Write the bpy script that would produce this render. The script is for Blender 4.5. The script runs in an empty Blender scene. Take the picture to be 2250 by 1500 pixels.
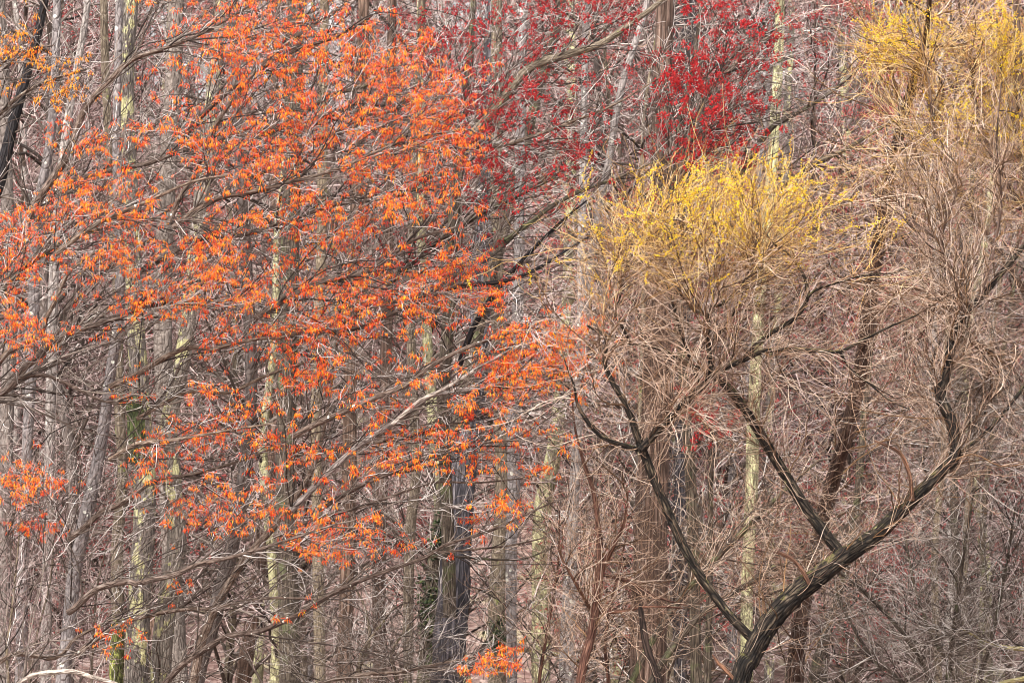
import bpy, math, random
import numpy as np
from mathutils import Vector

SC = bpy.context.scene
COL = SC.collection
rng = np.random.default_rng(11)
random.seed(5)

# ------------------------------------------------------------------ camera, sky, sun, exposure
ZC = 9.0
K = 0.30                      # picture width divided by distance
cam = bpy.data.cameras.new('camera')
cam.sensor_width = 36.0
cam.lens = 36.0 / K
cam.clip_start = 0.5
cam.clip_end = 3000
cam.dof.use_dof = True
cam.dof.focus_distance = 42.0
cam.dof.aperture_fstop = 5.0
cam_o = bpy.data.objects.new('camera', cam)
cam_o.location = (0, 0, ZC)
cam_o.rotation_euler = (math.radians(90), 0, 0)
COL.objects.link(cam_o)
SC.camera = cam_o

SUN_EL, SUN_AZ = math.radians(52), math.radians(205)     # azimuth clockwise from +Y: behind the camera, a little left
world = bpy.data.worlds.new('World')
SC.world = world
world.use_nodes = True
wn, wl = world.node_tree.nodes, world.node_tree.links
wn.clear()
sky = wn.new('ShaderNodeTexSky')
sky.sky_type = 'NISHITA'
sky.sun_disc = False
sky.sun_elevation = SUN_EL
sky.sun_rotation = SUN_AZ
sky.air_density = 1.0
sky.dust_density = 4.0
hsv = wn.new('ShaderNodeHueSaturation')
hsv.inputs['Saturation'].default_value = 0.25
bg = wn.new('ShaderNodeBackground')
bg.inputs['Strength'].default_value = 0.13
wo = wn.new('ShaderNodeOutputWorld')
wl.new(sky.outputs['Color'], hsv.inputs['Color'])
wl.new(hsv.outputs['Color'], bg.inputs['Color'])
wl.new(bg.outputs['Background'], wo.inputs['Surface'])
sl = bpy.data.lights.new('sun', 'SUN')
sl.energy = 2.0
sl.angle = math.radians(22)
sl.color = (1.0, 0.96, 0.9)
so = bpy.data.objects.new('sun', sl)
COL.objects.link(so)
sdir = Vector((math.sin(SUN_AZ) * math.cos(SUN_EL), math.cos(SUN_AZ) * math.cos(SUN_EL), math.sin(SUN_EL)))
so.rotation_euler = sdir.to_track_quat('Z', 'Y').to_euler()
so.location = (0, 0, 60)
vs = SC.view_settings
vs.view_transform = 'Standard'
vs.look = 'None'
vs.gamma = 1.0
vs.exposure = 1.62
try:
    SC.cycles.filter_width = 1.0
    SC.cycles.max_bounces = 6
    SC.cycles.diffuse_bounces = 4
    SC.cycles.transmission_bounces = 3
except Exception:
    pass


# ------------------------------------------------------------------ helpers
def at(px, py, Y):
    """a point of the photograph (2250 x 1500) at a distance Y"""
    return np.array([(px - 1125) / 2250 * K * Y, Y, ZC - (py - 750) / 2250 * K * Y])


def ground_z(x, y):
    x = np.asarray(x, float); y = np.asarray(y, float)
    t = np.clip((y - 88) / 72, 0, 1)
    h = 19.0 * (t * 0.75 + 0.25 * t * t * (3 - 2 * t))
    w = np.clip((y - 86) / 20, 0, 1)
    h = h + w * (0.9 * np.sin(x * 0.13 + 1.0) + 0.6 * np.sin(x * 0.31 + y * 0.09) + 0.35 * np.sin(y * 0.35 - x * 0.2))
    h = h + (1 - w) * 0.15 * np.sin(x * 0.4) * np.sin(y * 0.3)
    far = np.clip((y - 185) / 300, 0, 1)
    return h - far * 14


def norm(v):
    return v / np.maximum(np.linalg.norm(v, axis=-1, keepdims=True), 1e-9)


def mesh_np(name, verts, faces, smooth=True, attr=None):
    me = bpy.data.meshes.new(name)
    n = faces.shape[1]
    me.vertices.add(len(verts))
    me.vertices.foreach_set('co', np.ascontiguousarray(verts, np.float32).ravel())
    me.loops.add(faces.size)
    me.loops.foreach_set('vertex_index', np.ascontiguousarray(faces, np.int32).ravel())
    me.polygons.add(len(faces))
    me.polygons.foreach_set('loop_start', np.arange(0, faces.size, n, dtype=np.int32))
    if smooth:
        me.polygons.foreach_set('use_smooth', np.ones(len(faces), bool))
    if attr is not None:
        a = me.attributes.new('bark', 'FLOAT_VECTOR', 'POINT')
        a.data.foreach_set('vector', np.ascontiguousarray(attr, np.float32).ravel())
    me.update(calc_edges=True)
    return me


def link(name, me, parent=None, mat=None):
    o = bpy.data.objects.new(name, me)
    COL.objects.link(o)
    if parent is not None:
        o.parent = parent
        o.matrix_parent_inverse.identity()
        if me is not None:
            o.location = -Vector(parent.location)
    if mat is not None:
        me.materials.append(mat)
    return o


def thing(name, label, cat, loc, group=None):
    o = bpy.data.objects.new(name, None)
    COL.objects.link(o)
    o.location = Vector(loc)
    o.empty_display_size = 0.3
    o['label'] = label
    o['category'] = cat
    if group:
        o['group'] = group
    return o


def tube_geo(P, R, S):
    """N tubes of Kp points each: vertices, quads and bark coordinates"""
    P = np.asarray(P, float); R = np.asarray(R, float)
    N, Kp, _ = P.shape
    T = norm(np.gradient(P, axis=1))
    mean = norm(P[:, -1] - P[:, 0])
    ref = np.where(np.abs(mean[:, 2:3]) < 0.75, np.array([[0, 0, 1.0]]), np.array([[0, 1.0, 0]]))
    U = norm(np.cross(T, ref[:, None, :]))
    V = np.cross(T, U)
    a = np.arange(S) / S * 2 * np.pi
    ca, sa = np.cos(a), np.sin(a)
    verts = P[:, :, None, :] + R[:, :, None, None] * (ca[None, None, :, None] * U[:, :, None, :] + sa[None, None, :, None] * V[:, :, None, :])
    i = np.arange(N)[:, None, None] * Kp * S
    k = np.arange(Kp - 1)[None, :, None] * S
    s = np.arange(S)[None, None, :]
    s2 = (s + 1) % S
    q = np.stack([i + k + s, i + k + s2, i + k + S + s2, i + k + S + s], -1).reshape(-1, 4)
    return verts.reshape(-1, 3), q


def spline(pts, step):
    """Catmull-Rom through rows of [x, y, z, r]"""
    p = np.asarray(pts, float)
    p = np.vstack([2 * p[0] - p[1], p, 2 * p[-1] - p[-2]])
    out = []
    for i in range(1, len(p) - 2):
        d = np.linalg.norm(p[i + 1][:3] - p[i][:3])
        n = max(2, int(d / step))
        t = np.linspace(0, 1, n, endpoint=False)[:, None]
        a, b, c, e = p[i - 1], p[i], p[i + 1], p[i + 2]
        out.append(0.5 * (2 * b + (c - a) * t + (2 * a - 5 * b + 4 * c - e) * t ** 2 + (3 * b - a - 3 * c + e) * t ** 3))
    out.append(p[-2][None])
    out = np.vstack(out)
    out[:, 3] = np.maximum(out[:, 3], 0.002)
    return out


def stem_mesh(name, sp, sides, ridge=0.0, nr=9, lump=0.05):
    """one limb or trunk with real ridges; sp = rows of x y z r"""
    P, R = sp[:, :3], sp[:, 3]
    n = len(P)
    L = np.concatenate([[0], np.cumsum(np.linalg.norm(np.diff(P, axis=0), axis=1))])
    v, q = tube_geo(P[None], R[None], sides)
    v = v.reshape(n, sides, 3)
    th = np.arange(sides) / sides * 2 * np.pi
    ph = rng.uniform(0, 6.28, 8)
    LL = L[:, None]
    f = 1 + lump * (np.sin(2 * th[None] + LL * 1.7 + ph[0]) * 0.5 + np.sin(3 * th[None] - LL * 3.1 + ph[1]) * 0.3 + np.sin(LL * 5.3 + th[None] + ph[2]) * 0.3)
    if ridge:
        w = nr * th[None] + 1.3 * np.sin(LL * 4.1 + ph[3]) + 0.9 * np.sin(LL * 9.7 + 2 * th[None] + ph[4])
        f = f + ridge * (1 - 2 * np.abs(np.sin(w * 0.5)) ** 0.6) + ridge * 0.4 * np.sin(2 * w + LL * 17 + ph[5]) * np.sin(LL * 23 + th[None] * 3)
    v = P[:, None] + (v - P[:, None]) * f[..., None]
    br = np.stack([np.cos(th)[None] * R[:, None], np.sin(th)[None] * R[:, None], np.repeat(LL, sides, 1)], -1) + rng.uniform(0, 40, 3)
    # closed tip
    me = mesh_np(name, v.reshape(-1, 3), q, True, br.reshape(-1, 3))
    return me


# ------------------------------------------------------------------ materials
def lin(r, g, b):
    f = lambda c: ((c / 255 + 0.055) / 1.055) ** 2.4 if c > 10 else c / 255 / 12.92
    return (f(r), f(g), f(b), 1)


class NT:
    def __init__(self, name):
        self.m = bpy.data.materials.new(name)
        self.m.use_nodes = True
        self.t = self.m.node_tree
        self.t.nodes.clear()
        self.out = self.t.nodes.new('ShaderNodeOutputMaterial')

    def n(self, kind, **kw):
        x = self.t.nodes.new(kind)
        for k, v in kw.items():
            setattr(x, k, v)
        return x

    def l(self, a, b):
        self.t.links.new(a, b)

    def ramp(self, src, stops, interp='LINEAR'):
        r = self.n('ShaderNodeValToRGB')
        r.color_ramp.interpolation = interp
        e = r.color_ramp.elements
        while len(e) < len(stops):
            e.new(0.5)
        for i, (p, c) in enumerate(stops):
            e[i].position = p
            e[i].color = c if len(c) == 4 else (*c, 1)
        self.l(src, r.inputs[0])
        return r.outputs[0]

    def mix(self, f, a, b, mode='MIX'):
        x = self.n('ShaderNodeMix', data_type='RGBA', blend_type=mode)
        for s, v in ((x.inputs[0], f), (x.inputs[6], a), (x.inputs[7], b)):
            if hasattr(v, 'is_linked'):
                self.l(v, s)
            else:
                s.default_value = v
        return x.outputs[2]

    def noise(self, vec, scale, detail=4, rough=0.6, dist=0.0):
        x = self.n('ShaderNodeTexNoise')
        x.inputs['Scale'].default_value = scale
        x.inputs['Detail'].default_value = detail
        x.inputs['Roughness'].default_value = rough
        x.inputs['Distortion'].default_value = dist
        self.l(vec, x.inputs['Vector'])
        return x.outputs['Fac']

    def scale(self, vec, s):
        x = self.n('ShaderNodeMapping')
        x.inputs['Scale'].default_value = s
        self.l(vec, x.inputs['Vector'])
        return x.outputs[0]

    def bw(self, src, lo, hi):
        return self.ramp(src, [(lo, (0, 0, 0, 1)), (hi, (1, 1, 1, 1))])


W_, B_ = (1, 1, 1, 1), (0, 0, 0, 1)


def bark(name, dark, mid, light, lichen=None, lich=0.0, spots=0.0, spot_col=None, ridge=0.5, moss=None, mossy=0.0, stretch=0.18, fine=26, top=None):
    m = NT(name)
    a = m.n('ShaderNodeAttribute', attribute_name='bark')
    v = a.outputs['Vector']
    st = m.scale(v, (1, 1, stretch))
    n1 = m.noise(st, fine, 5, 0.65, 0.4)
    n2 = m.noise(v, 2.6, 3, 0.6)
    vo = m.n('ShaderNodeTexVoronoi', feature='DISTANCE_TO_EDGE')
    vo.inputs['Scale'].default_value = fine * 0.9
    m.l(m.scale(v, (1, 1, stretch * 0.7)), vo.inputs['Vector'])
    c = m.ramp(n1, [(0.3, dark), (0.5, mid), (0.72, light)])
    crack = m.bw(vo.outputs[0], 0.0, 0.16)
    c = m.mix(ridge, c, m.mix(crack, dark, c))
    c = m.mix(m.bw(n2, 0.35, 0.7), m.mix(0.45, c, dark), c)
    oi = m.n('ShaderNodeObjectInfo')
    tint = m.ramp(oi.outputs['Random'], [(0.0, (0.75, 0.72, 0.72, 1)), (0.5, (1, 0.97, 0.95, 1)), (1.0, (1.25, 1.2, 1.1, 1))])
    c = m.mix(1.0, c, tint, 'MULTIPLY')
    if mossy:
        mm = m.bw(m.noise(v, 3.1, 5, 0.7), 0.62 - mossy * 0.25, 0.70 - mossy * 0.2)
        c = m.mix(mm, c, m.mix(n1, moss, (moss[0] * 1.5, moss[1] * 1.5, moss[2] * 1.4, 1)))
    if lich:
        lm = m.bw(m.noise(m.scale(v, (1, 1, 0.5)), 5.5, 6, 0.72), 0.66 - lich * 0.3, 0.70 - lich * 0.3)
        lc = m.mix(m.bw(n1, 0.3, 0.62), (lichen[0] * 0.5, lichen[1] * 0.5, lichen[2] * 0.45, 1), lichen)
        c = m.mix(lm, c, lc)
    if spots:
        sv = m.n('ShaderNodeTexVoronoi', feature='F1')
        sv.inputs['Scale'].default_value = 7.0
        m.l(v, sv.inputs['Vector'])
        sz = m.n('ShaderNodeMath', operation='MULTIPLY')
        sep = m.n('ShaderNodeSeparateColor')
        m.l(sv.outputs['Color'], sep.inputs[0])
        m.l(sep.outputs[0], sz.inputs[0]); sz.inputs[1].default_value = 0.42 * spots
        lt = m.n('ShaderNodeMath', operation='LESS_THAN')
        m.l(sv.outputs['Distance'], lt.inputs[0]); m.l(sz.outputs[0], lt.inputs[1])
        c = m.mix(lt.outputs[0], c, m.mix(n1, spot_col, (spot_col[0] * 0.7, spot_col[1] * 0.7, spot_col[2] * 0.6, 1)))
    if top:      # moss grows on the upper side of leaning stems
        g = m.n('ShaderNodeNewGeometry')
        sx = m.n('ShaderNodeSeparateXYZ')
        m.l(g.outputs['Normal'], sx.inputs[0])
        ad = m.n('ShaderNodeMath', operation='MULTIPLY_ADD')
        m.l(sx.outputs[2], ad.inputs[0]); ad.inputs[1].default_value = 0.35
        m.l(m.noise(v, 9, 5, 0.7), ad.inputs[2])
        c = m.mix(m.bw(ad.outputs[0], 0.74, 0.84), c, m.mix(n1, (top[0] * 0.5, top[1] * 0.5, top[2] * 0.5, 1), top))
    p = m.n('ShaderNodeBsdfPrincipled')
    m.l(c, p.inputs['Base Color'])
    p.inputs['Roughness'].default_value = 0.85
    p.inputs['Specular IOR Level'].default_value = 0.2
    b = m.n('ShaderNodeBump')
    b.inputs['Strength'].default_value = 1.0
    b.inputs['Distance'].default_value = 0.03
    h = m.mix(0.5, n1, crack)
    m.l(h, b.inputs['Height'])
    m.l(b.outputs[0], p.inputs['Normal'])
    m.l(p.outputs[0], m.out.inputs[0])
    return m.m


def island(name, stops, rough=0.8, transl=0.0, noise_scale=None):
    """every separate piece takes its own colour from the ramp"""
    m = NT(name)
    g = m.n('ShaderNodeNewGeometry')
    c = m.ramp(g.outputs['Random Per Island'], stops)
    if noise_scale:
        tc = m.n('ShaderNodeTexCoord')
        nz = m.noise(tc.outputs['Object'], noise_scale, 3, 0.6)
        c = m.mix(m.bw(nz, 0.35, 0.65), m.mix(0.5, c, stops[0][1]), c)
    p = m.n('ShaderNodeBsdfPrincipled')
    m.l(c, p.inputs['Base Color'])
    p.inputs['Roughness'].default_value = rough
    p.inputs['Specular IOR Level'].default_value = 0.25
    s = p.outputs[0]
    if transl:
        tr = m.n('ShaderNodeBsdfTranslucent')
        m.l(c, tr.inputs['Color'])
        mx = m.n('ShaderNodeMixShader')
        mx.inputs[0].default_value = transl
        m.l(s, mx.inputs[1]); m.l(tr.outputs[0], mx.inputs[2])
        s = mx.outputs[0]
    m.l(s, m.out.inputs[0])
    return m.m


LICH = lin(206, 200, 152)
M = {}
M['grey'] = bark('grey_bark', lin(100, 95, 93), lin(152, 145, 143), lin(196, 190, 186), spots=0.6, spot_col=lin(220, 218, 210), ridge=0.25, stretch=0.6, fine=18)
M['pale'] = bark('pale_bark', lin(74, 67, 63), lin(116, 107, 102), lin(156, 147, 140), ridge=0.2, stretch=0.5, fine=16)
M['lichen'] = bark('lichened_bark', lin(74, 68, 64), lin(136, 128, 120), lin(182, 174, 165), lichen=LICH, lich=0.42, spots=0.5, spot_col=lin(206, 202, 150), ridge=0.5, stretch=0.3)
M['yellow'] = bark('yellow_lichen_bark', lin(95, 90, 70), lin(150, 145, 115), lin(190, 185, 150), lichen=lin(208, 203, 158), lich=0.55, ridge=0.4, stretch=0.3)
M['lime'] = bark('mossy_green_bark', lin(50, 52, 34), lin(112, 116, 66), lin(160, 158, 100), lichen=lin(176, 180, 96), lich=0.5, ridge=0.7, stretch=0.3)
M['umber'] = bark('dark_umber_bark', lin(24, 19, 17), lin(66, 52, 46), lin(118, 98, 88), ridge=0.9, stretch=0.14, fine=20)
M['slate'] = bark('furrowed_slate_bark', lin(32, 30, 33), lin(78, 73, 78), lin(132, 125, 128), ridge=0.9, stretch=0.12, fine=20)
M['moss'] = bark('dark_mossy_bark', lin(32, 36, 24), lin(74, 84, 52), lin(120, 124, 84), ridge=0.9, stretch=0.3, fine=20)
M['dark'] = bark('dark_furrowed_bark', lin(34, 32, 34), lin(82, 77, 80), lin(128, 122, 124), ridge=0.85, stretch=0.12, fine=20)
M['black'] = bark('wet_black_bark', lin(20, 19, 22), lin(45, 42, 44), lin(80, 76, 80), ridge=0.8, stretch=0.15)
M['brown'] = bark('brown_furrowed_bark', lin(58, 45, 38), lin(112, 92, 82), lin(156, 134, 122), ridge=0.85, stretch=0.1, fine=18)
M['red'] = bark('reddish_brown_bark', lin(58, 38, 32), lin(108, 76, 64), lin(150, 115, 98), ridge=0.6, stretch=0.2)
M['beige'] = bark('beige_bark', lin(82, 72, 60), lin(132, 120, 104), lin(170, 158, 140), lichen=lin(150, 155, 95), lich=0.15, ridge=0.4, stretch=0.3)
M['olive'] = bark('olive_bark', lin(44, 38, 33), lin(94, 84, 74), lin(144, 132, 116), moss=lin(84, 86, 62), mossy=0.3, ridge=0.5, stretch=0.2)
M['willow'] = bark('willow_bark', lin(16, 14, 13), lin(52, 44, 38), lin(128, 114, 96), lichen=lin(150, 145, 105), lich=0.12, ridge=1.0, stretch=0.24, fine=26, top=lin(98, 92, 56))
M['limb'] = bark('maple_limb_bark', lin(62, 50, 44), lin(108, 92, 82), lin(165, 152, 142), spots=0.35, spot_col=lin(225, 222, 215), ridge=0.3, stretch=0.35)
M['whitelimb'] = bark('pale_maple_limb_bark', lin(105, 96, 90), lin(165, 155, 148), lin(215, 208, 200), ridge=0.2, stretch=0.35)
M['stub'] = bark('broken_red_wood', lin(62, 44, 36), lin(112, 80, 64), lin(180, 135, 108), ridge=0.5, stretch=0.15)
M['log'] = bark('bleached_log_wood', lin(120, 110, 75), lin(185, 175, 125), lin(215, 208, 165), ridge=0.4, stretch=0.2)

M['mtwig'] = island('maple_twig', [(0.0, lin(42, 33, 29)), (0.45, lin(86, 72, 64)), (0.7, lin(158, 144, 136)), (1.0, lin(238, 230, 224))], noise_scale=6)
M['mbranch'] = island('maple_branch', [(0.0, lin(36, 28, 24)), (0.5, lin(72, 60, 52)), (1.0, lin(135, 122, 112))], noise_scale=5)
M['wtwig'] = island('willow_twig', [(0.0, lin(88, 60, 34)), (0.3, lin(160, 116, 66)), (0.65, lin(222, 180, 112)), (1.0, lin(248, 222, 165))], noise_scale=3)
M['wtan'] = island('tan_twig', [(0.0, lin(46, 34, 27)), (0.33, lin(112, 84, 66)), (0.66, lin(196, 162, 136)), (1.0, lin(248, 226, 206))], noise_scale=3)
M['gtwig'] = island('grey_twig', [(0.0, lin(52, 44, 39)), (0.45, lin(116, 102, 92)), (0.72, lin(182, 168, 158)), (1.0, lin(240, 232, 224))], noise_scale=3)
M['btwig'] = island('background_twig', [(0.0, lin(58, 44, 42)), (0.5, lin(128, 103, 99)), (1.0, lin(214, 194, 188))])
M['wbranch'] = island('willow_branch', [(0.0, lin(48, 34, 24)), (0.5, lin(96, 70, 48)), (1.0, lin(150, 115, 80))], noise_scale=4)
M['orange'] = island('orange_blossom', [(0.0, lin(190, 36, 34)), (0.18, lin(236, 76, 50)), (0.45, lin(252, 102, 54)), (0.75, lin(255, 138, 44)), (1.0, lin(255, 208, 60))], 0.6, 0.45)
M['gold'] = island('golden_orange_blossom', [(0.0, lin(225, 90, 30)), (0.4, lin(250, 140, 30)), (1.0, lin(255, 190, 40))], 0.6, 0.35)
M['crimson'] = island('crimson_blossom', [(0.0, lin(105, 8, 22)), (0.55, lin(168, 18, 34)), (1.0, lin(215, 52, 50))], 0.6, 0.3)
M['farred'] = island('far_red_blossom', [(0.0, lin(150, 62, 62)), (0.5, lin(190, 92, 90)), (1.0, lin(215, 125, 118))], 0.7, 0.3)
M['yellow_bud'] = island('yellow_catkin', [(0.0, lin(225, 165, 20)), (0.5, lin(245, 215, 25)), (1.0, lin(255, 240, 70))], 0.6, 0.35)
M['ivy'] = island('ivy_leaf', [(0.0, lin(22, 30, 18)), (0.6, lin(50, 64, 36)), (1.0, lin(98, 104, 64))], 0.5, 0.1)


def ground_mat():
    m = NT('leaf_litter')
    g = m.n('ShaderNodeNewGeometry')
    v = g.outputs['Position']
    n1 = m.noise(m.scale(v, (1, 1, 1)), 1.1, 8, 0.75)
    vo = m.n('ShaderNodeTexVoronoi', feature='F1')
    vo.inputs['Scale'].default_value = 7
    m.l(v, vo.inputs['Vector'])
    sp = m.n('ShaderNodeSeparateColor')
    m.l(vo.outputs['Color'], sp.inputs[0])
    c = m.ramp(sp.outputs[0], [(0.0, lin(84, 66, 60)), (0.4, lin(124, 102, 94)), (0.8, lin(152, 130, 120)), (1.0, lin(178, 158, 148))])
    c = m.mix(m.bw(n1, 0.4, 0.62), c, m.mix(0.5, c, lin(120, 88, 84)))
    c = m.mix(m.bw(m.noise(v, 0.45, 5, 0.7), 0.56, 0.66), c, lin(160, 150, 122))
    p = m.n('ShaderNodeBsdfPrincipled')
    m.l(c, p.inputs['Base Color'])
    p.inputs['Roughness'].default_value = 0.95
    p.inputs['Specular IOR Level'].default_value = 0.1
    b = m.n('ShaderNodeBump')
    b.inputs['Strength'].default_value = 0.8
    b.inputs['Distance'].default_value = 0.2
    m.l(n1, b.inputs['Height'])
    m.l(b.outputs[0], p.inputs['Normal'])
    m.l(p.outputs[0], m.out.inputs[0])
    return m.m


# ------------------------------------------------------------------ ground
gx = np.concatenate([np.linspace(-900, -60, 15), np.linspace(-56, 56, 113), np.linspace(60, 900, 15)])
gy = np.concatenate([np.linspace(-300, 30, 12), np.linspace(34, 200, 167), np.linspace(210, 1500, 30)])
X, Yg = np.meshgrid(gx, gy)
gv = np.stack([X, Yg, ground_z(X, Yg)], -1).reshape(-1, 3)
nx = len(gx)
i0 = (np.arange(len(gy) - 1)[:, None] * nx + np.arange(nx - 1)[None]).ravel()
gq = np.stack([i0, i0 + 1, i0 + nx + 1, i0 + nx], -1)
go = link('ground', mesh_np('ground', gv, gq), None, ground_mat())
go['kind'] = 'structure'


# ------------------------------------------------------------------ growing
class Wood:
    """points that later growth may spring from"""
    def __init__(self):
        self.p, self.t, self.r = [], [], []

    def add(self, P, R):
        T = norm(np.gradient(P, axis=0))
        self.p.append(P); self.t.append(T); self.r.append(R)

    def add_many(self, P, R, skip=1):
        T = norm(np.gradient(P, axis=1))
        self.p.append(P[:, skip:-1].reshape(-1, 3)); self.t.append(T[:, skip:-1].reshape(-1, 3)); self.r.append(R[:, skip:-1].reshape(-1))

    def all(self):
        return np.vstack(self.p), np.vstack(self.t), np.concatenate(self.r)


def attach(tips, wood, jitter=0.5, back=1.6, dmin=0.0, pref=None):
    p, t, r = wood
    idx = np.empty(len(tips), int)
    for a in range(0, len(tips), 400):
        q = tips[a:a + 400]
        d = q[:, None] - p[None]
        L = np.sqrt((d ** 2).sum(-1)) + 1e-6
        cs = (d * t[None]).sum(-1) / L
        cost = (L + np.where(L < dmin, dmin * 3, 0)) * (1 + back * (1 - cs)) * (1 + jitter * rng.random(L.shape))
        if pref is not None:
            cost = cost * (1 + 1.8 * (1 - (d * pref).sum(-1) / L))
        idx[a:a + 400] = cost.argmin(1)
    return p[idx], t[idx], r[idx]


def shoots(tips, wood, r0, r1, n, up=0.25, wig=0.035, jitter=0.5, back=1.6, follow=0.55, dmin=0.0, maxlen=None, pref=None, loose=0.0):
    """curved shoots from the wood to the tips"""
    p0, t0, rp = attach(tips, wood, jitter, back, dmin, pref)
    if maxlen is not None:
        d = tips - p0
        L = np.linalg.norm(d, axis=1, keepdims=True)
        tips = p0 + d * np.minimum(1, maxlen * rng.uniform(0.6, 1.0, L.shape) / np.maximum(L, 1e-6))
    d = tips - p0
    L = np.linalg.norm(d, axis=1, keepdims=True)
    dn = d / np.maximum(L, 1e-6)
    a = norm(follow * t0 + (1 - follow) * dn + 0.25 * rng.normal(size=d.shape))
    e = norm(dn + np.array([0, 0, up]) + 0.22 * rng.normal(size=d.shape))
    a = norm(a + loose * rng.normal(size=d.shape)); e = norm(e + loose * rng.normal(size=d.shape))
    c1, c2 = p0 + a * L * 0.36, tips - e * L * 0.33
    s = np.linspace(0, 1, n)[None, :, None]
    P = (1 - s) ** 3 * p0[:, None] + 3 * (1 - s) ** 2 * s * c1[:, None] + 3 * (1 - s) * s ** 2 * c2[:, None] + s ** 3 * tips[:, None]
    for m_ in (1, 2, 3):
        P = P + rng.normal(size=(len(tips), 1, 3)) * wig * 1.6 / m_ * L[:, None] * np.sin(m_ * np.pi * s)
    P = P + rng.normal(size=P.shape) * wig * 0.22 * L[:, None] * np.sin(np.pi * s)
    ra = np.minimum(r0 * rng.uniform(0.75, 1.3, (len(tips), 1)), np.maximum(rp[:, None] * 0.8, r1 * 1.1))
    R = ra + (np.minimum(r1, ra * 0.7) - ra) * np.linspace(0, 1, n)[None] ** 0.8
    return P, R


def tubes_obj(name, parts, parent, mat, S=3, stuff=True):
    vs_, qs_, off = [], [], 0
    for P, R, s in parts:
        v, q = tube_geo(P, R, s)
        vs_.append(v); qs_.append(q + off); off += len(v)
    o = link(name, mesh_np(name, np.vstack(vs_), np.vstack(qs_)), parent, mat)
    if stuff:
        o['kind'] = 'stuff'
    return o


def blobs(spec, n, Y0, Y1):
    """n points spread over soft patches given in photograph pixels, at distances Y0..Y1"""
    s = np.array([(b + (1.0,))[:5] if len(b) == 4 else b for b in spec], float)
    w = s[:, 4] / s[:, 4].sum()
    k = rng.choice(len(s), n, p=w)
    x = s[k, 0] + rng.normal(size=n) * s[k, 2] * 0.75
    y = s[k, 1] + rng.normal(size=n) * s[k, 3] * 0.75
    Y = rng.uniform(Y0, Y1, n)
    return np.stack([(x - 1125) / 2250 * K * Y, Y, ZC - (y - 750) / 2250 * K * Y], -1)


def boxtips(n, x0, x1, y0, y1, Y0, Y1):
    x, y, Y = rng.uniform(x0, x1, n), rng.uniform(y0, y1, n), rng.uniform(Y0, Y1, n)
    return np.stack([(x - 1125) / 2250 * K * Y, Y, ZC - (y - 750) / 2250 * K * Y], -1)


# spindle shaped flower pieces
def spindle_geo(base, direc, length, width, bend=0.0):
    n = len(base)
    direc = norm(direc)
    ref = norm(rng.normal(size=(n, 3)))
    u = norm(np.cross(direc, ref)); v = np.cross(direc, u)
    L = length[:, None]; Wd = width[:, None]
    mid = base + direc * L * 0.58 + u * bend * L
    tip = base + direc * L + np.array([0, 0, -1.0]) * bend * L
    a = [mid + Wd * (math.cos(k) * u + math.sin(k) * v * 0.6) for k in (0, 2.09, 4.19)]
    V = np.stack([base, a[0], a[1], a[2], tip], 1).reshape(-1, 3)
    f = np.array([[0, 1, 2], [0, 2, 3], [0, 3, 1], [4, 2, 1], [4, 3, 2], [4, 1, 3]])
    F = (np.arange(n)[:, None, None] * 5 + f[None]).reshape(-1, 3)
    return V, F


def tassel(n=17, size=0.05):
    """drooping maple blossom: slender pieces hanging from one node"""
    a = rng.uniform(0, 6.28, n); q = rng.uniform(0.1, 1, n) ** 0.7
    b = np.stack([np.cos(a) * q, np.sin(a) * q, 0.3 - 0.5 * q ** 2 + rng.normal(size=n) * 0.25], -1) * size * 0.62
    d = np.stack([np.cos(a) * q * 0.5, np.sin(a) * q * 0.5, -np.ones(n)], -1) + rng.normal(size=(n, 3)) * 0.3
    d[:3] = rng.normal(size=(3, 3)) + [0, 0, 0.6]
    return spindle_geo(b, d, size * rng.uniform(0.55, 1.35, n), size * rng.uniform(0.055, 0.115, n), 0.08)


def pompom(n=16, size=0.04):
    d = norm(rng.normal(size=(n, 3)))
    return spindle_geo(d * size * 0.25, d, size * rng.uniform(0.7, 1.2, n), size * rng.uniform(0.12, 0.2, n), 0.1)


def scatter(variants, pts, scl):
    """copies of small shapes joined into one set of vertices and faces"""
    Vs, Fs, off = [], [], 0
    k = rng.integers(0, len(variants), len(pts))
    for j, (V, F) in enumerate(variants):
        q = pts[k == j]
        if not len(q):
            continue
        a = rng.uniform(0, 6.28, len(q)); s = scl[k == j]
        ca, sa = np.cos(a)[:, None], np.sin(a)[:, None]
        x = V[None, :, 0] * ca - V[None, :, 1] * sa
        y = V[None, :, 0] * sa + V[None, :, 1] * ca
        z = np.repeat(V[None, :, 2], len(q), 0)
        vv = np.stack([x, y, z], -1) * s[:, None, None] + q[:, None]
        ff = F[None] + (np.arange(len(q)) * len(V))[:, None, None]
        Vs.append(vv.reshape(-1, 3)); Fs.append(ff.reshape(-1, 3) + off); off += len(q) * len(V)
    return np.vstack(Vs), np.vstack(Fs)


def mesh_of(name, VF, mat):
    me = mesh_np(name, VF[0], VF[1], False)
    me.materials.append(mat)
    return me


TASSEL = [tassel(int(rng.integers(11, 21))) for _ in range(14)]
POM = [pompom() for _ in range(6)]
M_TASSEL = [mesh_of('flower_cluster', v, M['orange']) for v in TASSEL]
M_GOLD = [mesh_of('flower_cluster', v, M['gold']) for v in TASSEL[:5]]
M_POM = [mesh_of('flower_cluster', v, M['crimson']) for v in POM]


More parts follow.
